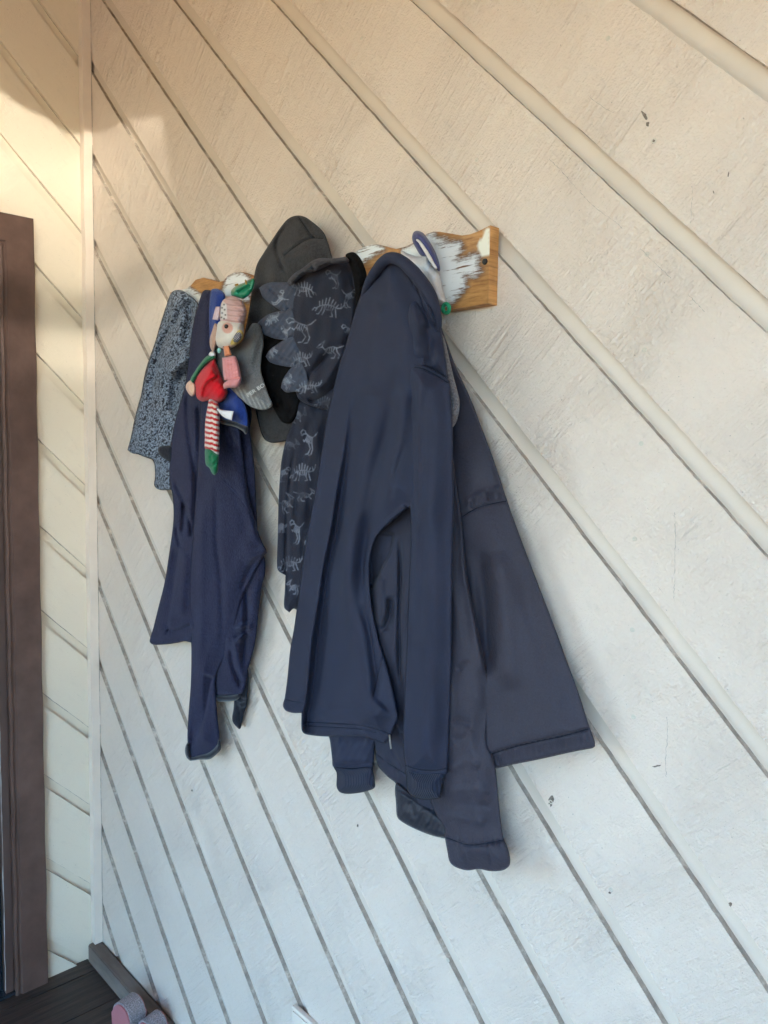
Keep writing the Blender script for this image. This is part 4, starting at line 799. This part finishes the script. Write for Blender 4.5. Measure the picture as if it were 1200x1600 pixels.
# rolled rim of the hood
rim = [(566, 474, .098), (570, 458, .104), (578, 438, .112), (587, 424, .120), (597, 411, .124), (607, 404, .126), (618, 404, .127), (630, 410, .126), (644, 423, .123), (657, 439, .118), (669, 456, .112), (677, 474, .106), (682, 491, .101), (685, 506, .097), (685, 517, .095)]
tubeobj('hood_rim', rim, [.003, .005, .006, .0068, .0072, .0074, .0076, .0080, .0086, .0088, .0086, .0080, .0070, .0056, .003], M_SOFT, hd, 14)
M_ZIP = plain('zip_pull', (0.7, 0.7, 0.68), 0.3, 0.5, 0.1, 100, 0.0002, 300, metal=0.9)
bm = bmesh.new(); tube_bm(bm, [px(608.5, 1148, .084), px(609.5, 1158, .083), px(611, 1170, .082)], [.0011, .0013, .0012], 6); obj('zip_pull', bm, M_ZIP, hd)

# grey sock
M_SOCK = cloth('grey_sock_knit', (0, 0, 0), 0.95, 0.2, 0.45, 480, 0.0008, 480, colattr=True)
sk = thing('sock', 'grey marled sock with pale lettering, toe hanging beside the blue lining', 'sock', px(395, 520, 0.03), G)
def sockcol(V):
    y = V[:, 1]; t = np.clip((y - 520) / 70, 0, 1)
    c = np.array([0.058, 0.058, 0.058])[None] * (1 - t[:, None]) + np.array([0.15, 0.15, 0.152])[None] * t[:, None]
    # pale bands at the toe, across the foot direction
    n = np.array([-0.545, 0.838]); u = (V - np.array([400, 622])) @ np.array([0.838, -0.545]); w = (V - np.array([400, 612])) @ n
    band = (w > 6) & (w < 24)
    st = np.clip(1.6 - np.abs(((u + 0.25 * w) / 4.6) % 1 - 0.5) * 5.0, 0, 1) * band * np.clip((24 - w) / 4, 0, 1) * np.clip((w - 6) / 2, 0, 1)
    return blend(c, st * 0.9, (0.30, 0.30, 0.285))
sheet('foot', [(395, 505), (405, 507), (411, 524), (412, 539), (409, 557), (408, 580), (412, 594), (416, 606), (421, 620), (426, 632), (421, 638), (412, 641), (400, 639), (390, 635), (375, 622), (362, 609), (350, 597), (343, 584), (338, 566), (336, 545), (348, 538), (364, 540), (377, 534), (386, 517)], M_SOCK, sk, 0.084, 0.020, 20, [('v', [(398, 515), (390, 550), (384, 590)], 0.004, 10), ('v', [(352, 570), (368, 600), (392, 630)], -0.003, 6)], 1.5, (0.0014, 12, 16), colour=sockcol, seed=41, step=2.5)
def lettering(txt, p0, p1, d, height, mat, parent, name='lettering'):
    cu = bpy.data.curves.new('lettering', 'FONT'); cu.body = txt; cu.size = 1.0; cu.extrude = 0.012; cu.offset = 0.010; cu.resolution_u = 3
    tmp = bpy.data.objects.new('lettering_tmp', cu); col.objects.link(tmp)
    dg = bpy.context.evaluated_depsgraph_get(); me = bpy.data.meshes.new_from_object(tmp.evaluated_get(dg))
    bpy.data.objects.remove(tmp); bpy.data.curves.remove(cu)
    a0, a1 = np.array(p0, float), np.array(p1, float); ex = (a1 - a0); L = np.linalg.norm(ex); ex /= L; ey = np.array([ex[1], -ex[0]])
    co = np.array([tuple(v.co) for v in me.vertices]); co[:, 0] -= co[:, 0].min(); s = L / co[:, 0].max(); 
    q = a0[None] + ex[None] * (co[:, :1] * s) + ey[None] * (co[:, 1:2] * height / 0.7)
    P = px(q[:, 0], q[:, 1], d + co[:, 2] * 0.03)
    me.vertices.foreach_set('co', P.astype(np.float32).ravel()); me.update()
    return obj(name, me, mat, parent)
M_LET = plain('pale_lettering', (0.50, 0.50, 0.485), 0.8, 0.1, 0.08, 200, 0.0002, 400)
lettering('PER BO', (388, 620.5), (414.5, 603), 0.1115, 6.0, M_LET, sk)

# plush bird
M_PL = cloth('plush_print', (0, 0, 0), 0.95, 0.2, 0.08, 300, 0.0006, 420, colattr=True)
bd_ = thing('plush_bird', 'small plush bird toy with pink ribbed body and yellow beak', 'plush toy', px(365, 465, 0.06))
def bodycol(V):
    c = np.tile(np.array([0.55, 0.34, 0.31]), (len(V), 1)); x, y = V.T
    w = y + 0.016 * (x - 366) ** 2 * 0.35 + (x - 366) * -0.12
    c = blend(c, np.clip(1.2 - np.abs(((w - 465) / 8.2) % 1 - 0.5) * 7, 0, 1) * 0.75, (0.30, 0.17, 0.155))
    wh = polymask(V, [(343, 480), (348, 470), (354, 476), (355, 498), (345, 500)], 2)
    c = blend(c, wh, (0.66, 0.62, 0.60))
    for sx, sy in ((347, 481), (350, 476), (351, 484), (347, 489), (352, 492), (346, 496), (350, 498)): c = blend(c, sm(np.hypot(x - sx, y - sy), 2.0) * 1.5 * (np.hypot(x - sx, y - sy) < 1.8), (0.015, 0.012, 0.012)) if True else c
    return c
sheet('body', [(344, 482), (347, 471), (354, 465), (363, 462.5), (373, 466), (381, 474), (385.5, 487), (383, 500), (379, 511), (366, 514), (350, 508), (343, 498)], M_PL, bd_, 0.086, 0.028, 19, [('v', [(348, 474 + 8.2 * k), (366, 471 + 8.2 * k), (382, 478 + 8.2 * k)], -0.0022, 2.0) for k in range(4)], 1.3, None, colour=bodycol, step=2)
def headcol(V):
    c = np.tile(np.array([0.66, 0.60, 0.52]), (len(V), 1)); x, y = V.T
    c = blend(c, np.clip((9.2 - np.hypot(x - 355.5, y - 512.5)) / 1.2, 0, 1), (0.62, 0.32, 0.24)); return c
sheet('head', [(341, 504), (337, 519), (336, 532), (340, 541), (350, 545), (362, 544), (374, 535), (380, 526), (381, 513), (378, 503), (366, 499), (352, 499)], M_PL, bd_, 0.092, 0.032, 22, (), 1.5, None, colour=headcol, step=2)
M_EYE = plain('black_eye', (0.01, 0.01, 0.01), 0.15, 0.6, 0, 10, 0); M_WHITE = plain('white_cloth_tag', (0.72, 0.71, 0.72), 0.8, 0.2, 0.04, 60, 0.0002, 300)
def blob(name, x, y, d, r, mat, parent, sq=(1, 1, 1)):
    bm = bmesh.new(); bmesh.ops.create_uvsphere(bm, u_segments=14, v_segments=10, radius=r, matrix=Matrix.Translation([float(v) for v in px(x, y, d)]) @ Matrix.Diagonal((*sq, 1))); return obj(name, bm, mat, parent, True)
blob('eye', 353.6, 510.0, 0.1365, 0.0036, M_EYE, bd_)
def beakcol(V):
    c = np.tile(np.array([0.52, 0.38, 0.06]), (len(V), 1)); x, y = V.T
    m = polymask(V, [(364, 532), (365, 525), (369, 520), (375, 519), (378, 523), (376, 530), (371, 535), (366, 535)], 1.2)
    c = blend(c, m, (0.02, 0.016, 0.03))
    u, w = (x - 371) * 0.7 + (y - 527) * -0.7, (x - 371) * 0.7 + (y - 527) * 0.7
    c = blend(c, m * ((np.abs((u / 2.6) % 1 - 0.5) < 0.24) & (np.abs((w / 2.6) % 1 - 0.5) < 0.24)), (0.55, 0.52, 0.6)); return c
sheet('beak', [(360, 538), (363, 527), (369, 518), (375, 515), (380, 519), (380, 527), (375, 534), (367, 540)], M_PL, bd_, 0.112, 0.016, 9, (), 0.9, None, colour=beakcol, step=1.6)
M_TAN = cloth('tan_wing', (0.46, 0.29, 0.22), 0.9, 0.2, 0.1, 200, 0.0005, 420); M_OR = cloth('orange_strap', (0.60, 0.22, 0.10), 0.8, 0.15, 0.08, 200, 0.0004, 420); M_PK = cloth('pink_waffle', (0.62, 0.24, 0.235), 0.9, 0.2, 0.06, 200, 0.0004, 420); M_PK2 = cloth('pale_pink_tab', (0.58, 0.44, 0.47), 0.8, 0.1, 0.05, 200, 0.0003, 420); M_TEAL = plain('teal_bead', (0.22, 0.50, 0.45), 0.4, 0.4, 0.05, 50, 0)
sheet('wing', [(336, 505), (331, 518), (327.5, 531), (329, 544), (334, 551), (338, 542), (340, 528), (341, 510)], M_TAN, bd_, 0.090, 0.012, 6, [('v', [(337, 512), (334, 535)], -0.003, 2)], 1.8, None, step=2)
sheet('tab', [(337, 479, 1), (344, 479, 1), (343, 492), (341, 501, 1), (332, 499, 1), (334, 490)], M_PK2, bd_, 0.094, 0.003, 3, (), 1.8, None, step=2)
sheet('strap', [(348.5, 541, 1), (358, 539, 1), (362, 555, 1), (351, 557, 1)], M_OR, bd_, 0.108, 0.006, 4, (), 1.8, None, step=2)
sheet('pendant', [(347, 559, 1), (366, 556), (370.5, 561), (377, 589), (376, 598), (371, 605), (360, 606), (350, 607.5, 1), (349, 600), (356, 594, 1), (350.5, 594)], M_PK, bd_, 0.110, 0.013, 7,
      [('v', [(349 + i * 0.9, 563 + 6.2 * i), (373 + i * 0.8, 560 + 6.2 * i)], -0.0014, 1.2, {'ends': (.1, .1)}) for i in range(5)] + [('v', [(352 + 5 * i, 560), (355 + 5 * i, 592)], -0.0012, 1.2, {'ends': (.05, .05)}) for i in range(4)] + [('v', [(357, 594), (366, 592), (375, 590)], -0.004, 1.8)], 1.3, None, step=2)
blob('bead', 342.5, 547.5, 0.124, 0.0037, M_TEAL, bd_, (1, 1, 1.3))
# green clip with a gilt link
cl = thing('green_clip', 'glossy green ribbon clip with gilt link above the plush bird', 'clip', px(378, 452, 0.05))
sheet('ribbon', [(361, 455), (366, 449), (373, 445), (383, 441), (397, 435), (396, 449), (391, 459), (380, 467), (372, 465), (362, 462)], plain('green_satin', (0.01, 0.20, 0.105), 0.3, 0.5, 0.15, 60, 0.0004, 120), cl, 0.082, 0.010, 8, [('v', [(370, 458), (380, 452), (392, 446)], -0.006, 2.2), ('v', [(364, 455), (378, 447), (392, 441)], 0.004, 3)], 1.8, (0.001, 6, 6), step=2)
tubeobj('link', [(383.5, 438, .094), (384.5, 441, .096), (385, 444.5, .096)], [.0015, .0018, .0014], M_BRASS, cl, 8)

# elf doll
ef = thing('elf_doll', 'red and green elf doll with striped leg hanging over the navy fleece', 'plush toy', px(330, 560, 0.07))
M_RED = cloth('red_felt', (0.56, 0.010, 0.018), 0.9, 0.15, 0.08, 200, 0.0006, 400); M_GRN = cloth('green_felt', (0.010, 0.135, 0.055), 0.9, 0.2, 0.1, 200, 0.0006, 400); M_SKIN = cloth('peach_felt', (0.66, 0.43, 0.31), 0.9, 0.15, 0.05, 200, 0.0005, 400)
sheet('hat', [(326, 566), (331, 562), (336, 559), (339, 569), (346, 588), (352, 601), (355.5, 613), (351, 624), (341, 629.5), (328, 626), (316, 627.5), (308, 622), (304.5, 608), (305, 592), (314, 578)], M_RED, ef, 0.084, 0.026, 20, [('o', [(341, 590), (331, 595), (323, 602), (319, 612), (318, 624)], 0.009, 3, {'ends': (.1, .1), 'decay': 16}), ('v', [(330, 572), (322, 590), (312, 612)], 0.004, 6), ('v', [(343, 588), (330, 594)], -0.004, 3)], 1.8, (0.0012, 8, 8), step=2)
sheet('trim', [(324, 556), (336, 553), (337, 560), (326, 566.5), (314, 579), (306, 592), (302, 600), (297, 595), (304, 581), (313, 568)], M_GRN, ef, 0.088, 0.014, 6, (), 1.8, None, step=2)
sheet('tuft', [(326, 554), (330, 549), (335, 550), (337, 556), (330, 558)], M_WHITE, ef, 0.094, 0.008, 4, (), 1.6, None, step=2)
sheet('ear', [(299, 594), (292, 599), (290, 605), (294, 614), (300, 619.5), (304.5, 616), (305, 603)], M_SKIN, ef, 0.090, 0.010, 6, [('v', [(299, 600), (300, 612)], -0.003, 2)], 1.6, None, step=2)
def legcol(V):
    c = np.tile(np.array([0.68, 0.58, 0.50]), (len(V), 1)); x, y = V.T
    f = (((y - 2.2 * np.clip(x - 331, -20, 20) * 0.12 + (np.abs(x - 331) < 2) * 1.0) - 628) / 8.0) % 1
    return blend(c, (f < 0.5).astype(float), (0.46, 0.022, 0.022))
sheet('leg', [(327, 624), (333, 625), (341, 631), (343, 655), (342.5, 687), (341.5, 712), (333, 709), (321, 702), (320, 687), (321, 656), (325, 632)], M_PL, ef, 0.096, 0.016, 11, [('v', [(331, 640), (331, 670), (332, 700)], -0.002, 2)], 1.0, (0.0006, 6, 8), colour=legcol, step=2)
sheet('foot', [(321, 701), (329, 700), (336, 706), (342, 711), (341, 725), (340, 737), (335.5, 742.5), (331, 739), (327, 731), (322, 727), (320.5, 717)], M_GRN, ef, 0.100, 0.014, 10, [('v', [(326, 728), (334, 727), (340, 722)], -0.004, 2.5), ('v', [(329, 710), (330, 722)], -0.003, 2.5)], 1.6, (0.0008, 6, 6), step=2)
sheet('tag', [(334, 631, 1), (341, 638), (350, 641), (365, 642.5, 1), (362, 657, 1), (350, 652), (341, 643)], M_WHITE, ef, 0.108, 0.002, 3, [('v', [(345, 640), (350, 650)], 0.003, 5)], 1.8, None, step=2)

# ------------------------------------------------------------------ small things near the floor
def pink_mat():
    m, t, b = mat_new('pink_glitter'); p = pos(t); n = noise(t, p, 420, 2, 0.7)
    g = N(t, 'ShaderNodeNewGeometry'); s = N(t, 'ShaderNodeSeparateXYZ'); lk(t, g.outputs['Normal'], s.inputs[0])
    a = N(t, 'ShaderNodeAttribute', attribute_name='Col'); s2 = N(t, 'ShaderNodeSeparateColor'); lk(t, a.outputs['Color'], s2.inputs[0])
    gl_ = ramp(t, n, [(0.35, (0.17, 0.14, 0.15)), (0.6, (0.36, 0.32, 0.33)), (0.75, (0.62, 0.58, 0.60))])
    lk(t, mix(t, s2.outputs[0], (0.42, 0.15, 0.16), gl_), b.inputs['Base Color']); b.inputs['Roughness'].default_value = 0.6; bump(t, b, n, 0.001); return m
M_PINK = pink_mat()
def pink_block(xc, yc, w, dpt, h, label):
    bm = bmesh.new(); n = 14; prof_ = [(-w / 2, 0), (-w / 2, h - w / 2)] + [(-w / 2 * math.cos(q), h - w / 2 + w / 2 * math.sin(q)) for q in [math.pi * k / n for k in range(1, n)]] + [(w / 2, h - w / 2), (w / 2, 0)]
    A = [bm.verts.new((xc + x, yc - dpt / 2, z)) for x, z in prof_]; B = [bm.verts.new((xc + x, yc + dpt / 2, z)) for x, z in prof_]
    m_ = len(prof_); side = []
    fa = bm.faces.new(A); fb = bm.faces.new(B[::-1])
    for i in range(m_): j = (i + 1) % m_; side.append(bm.faces.new((A[i], B[i], B[j], A[j])))
    lay = bm.loops.layers.float_color.new('Col')
    for f in bm.faces:
        for l in f.loops: l[lay] = (0, 0, 0, 1) if f in (fa, fb) else (1, 1, 1, 1)
    bmesh.ops.bevel(bm, geom=[e for f in (fa, fb) for e in f.edges], offset=0.004, segments=2, affect='EDGES')
    bmesh.ops.recalc_face_normals(bm, faces=bm.faces[:])
    bmesh.ops.rotate(bm, cent=(xc, yc, 0), matrix=Matrix.Rotation(math.radians(14), 3, 'Z'), verts=bm.verts[:])
    return tag(obj('pink_block', bm, M_PINK), label, 'block', 'pink blocks on the porch floor')
Pp = pxz(199, 1557, 0.11)
pink_block(Pp[0] + 0.008, Pp[1], 0.062, 0.05, 0.11, 'pink round-topped block with speckled grey edge, taller and nearer the door')
Pq = pxz(238, 1587, 0.085)
pink_block(Pq[0], Pq[1], 0.05, 0.05, 0.085, 'smaller pink round-topped block, nearer the wall and cut by the photo edge')
# white cover plate low on the wall
P0 = px(456, 1571, 0.010); 
cp = thing('cover_plate', 'small white painted cover plate low on the wall, only its corner in view', 'cover plate', (P0[0] + 0.06, 0, P0[2] - 0.1))
boxo('plate', (P0[0], -0.010, P0[2] - 0.2), (P0[0] + 0.12, -0.0006, P0[2]), M_TRIM, cp, 0.0015)
boxo('raised_lid', (P0[0] + 0.006, -0.0135, P0[2] - 0.194), (P0[0] + 0.114, -0.0102, P0[2] - 0.006), M_TRIM, cp, 0.001)
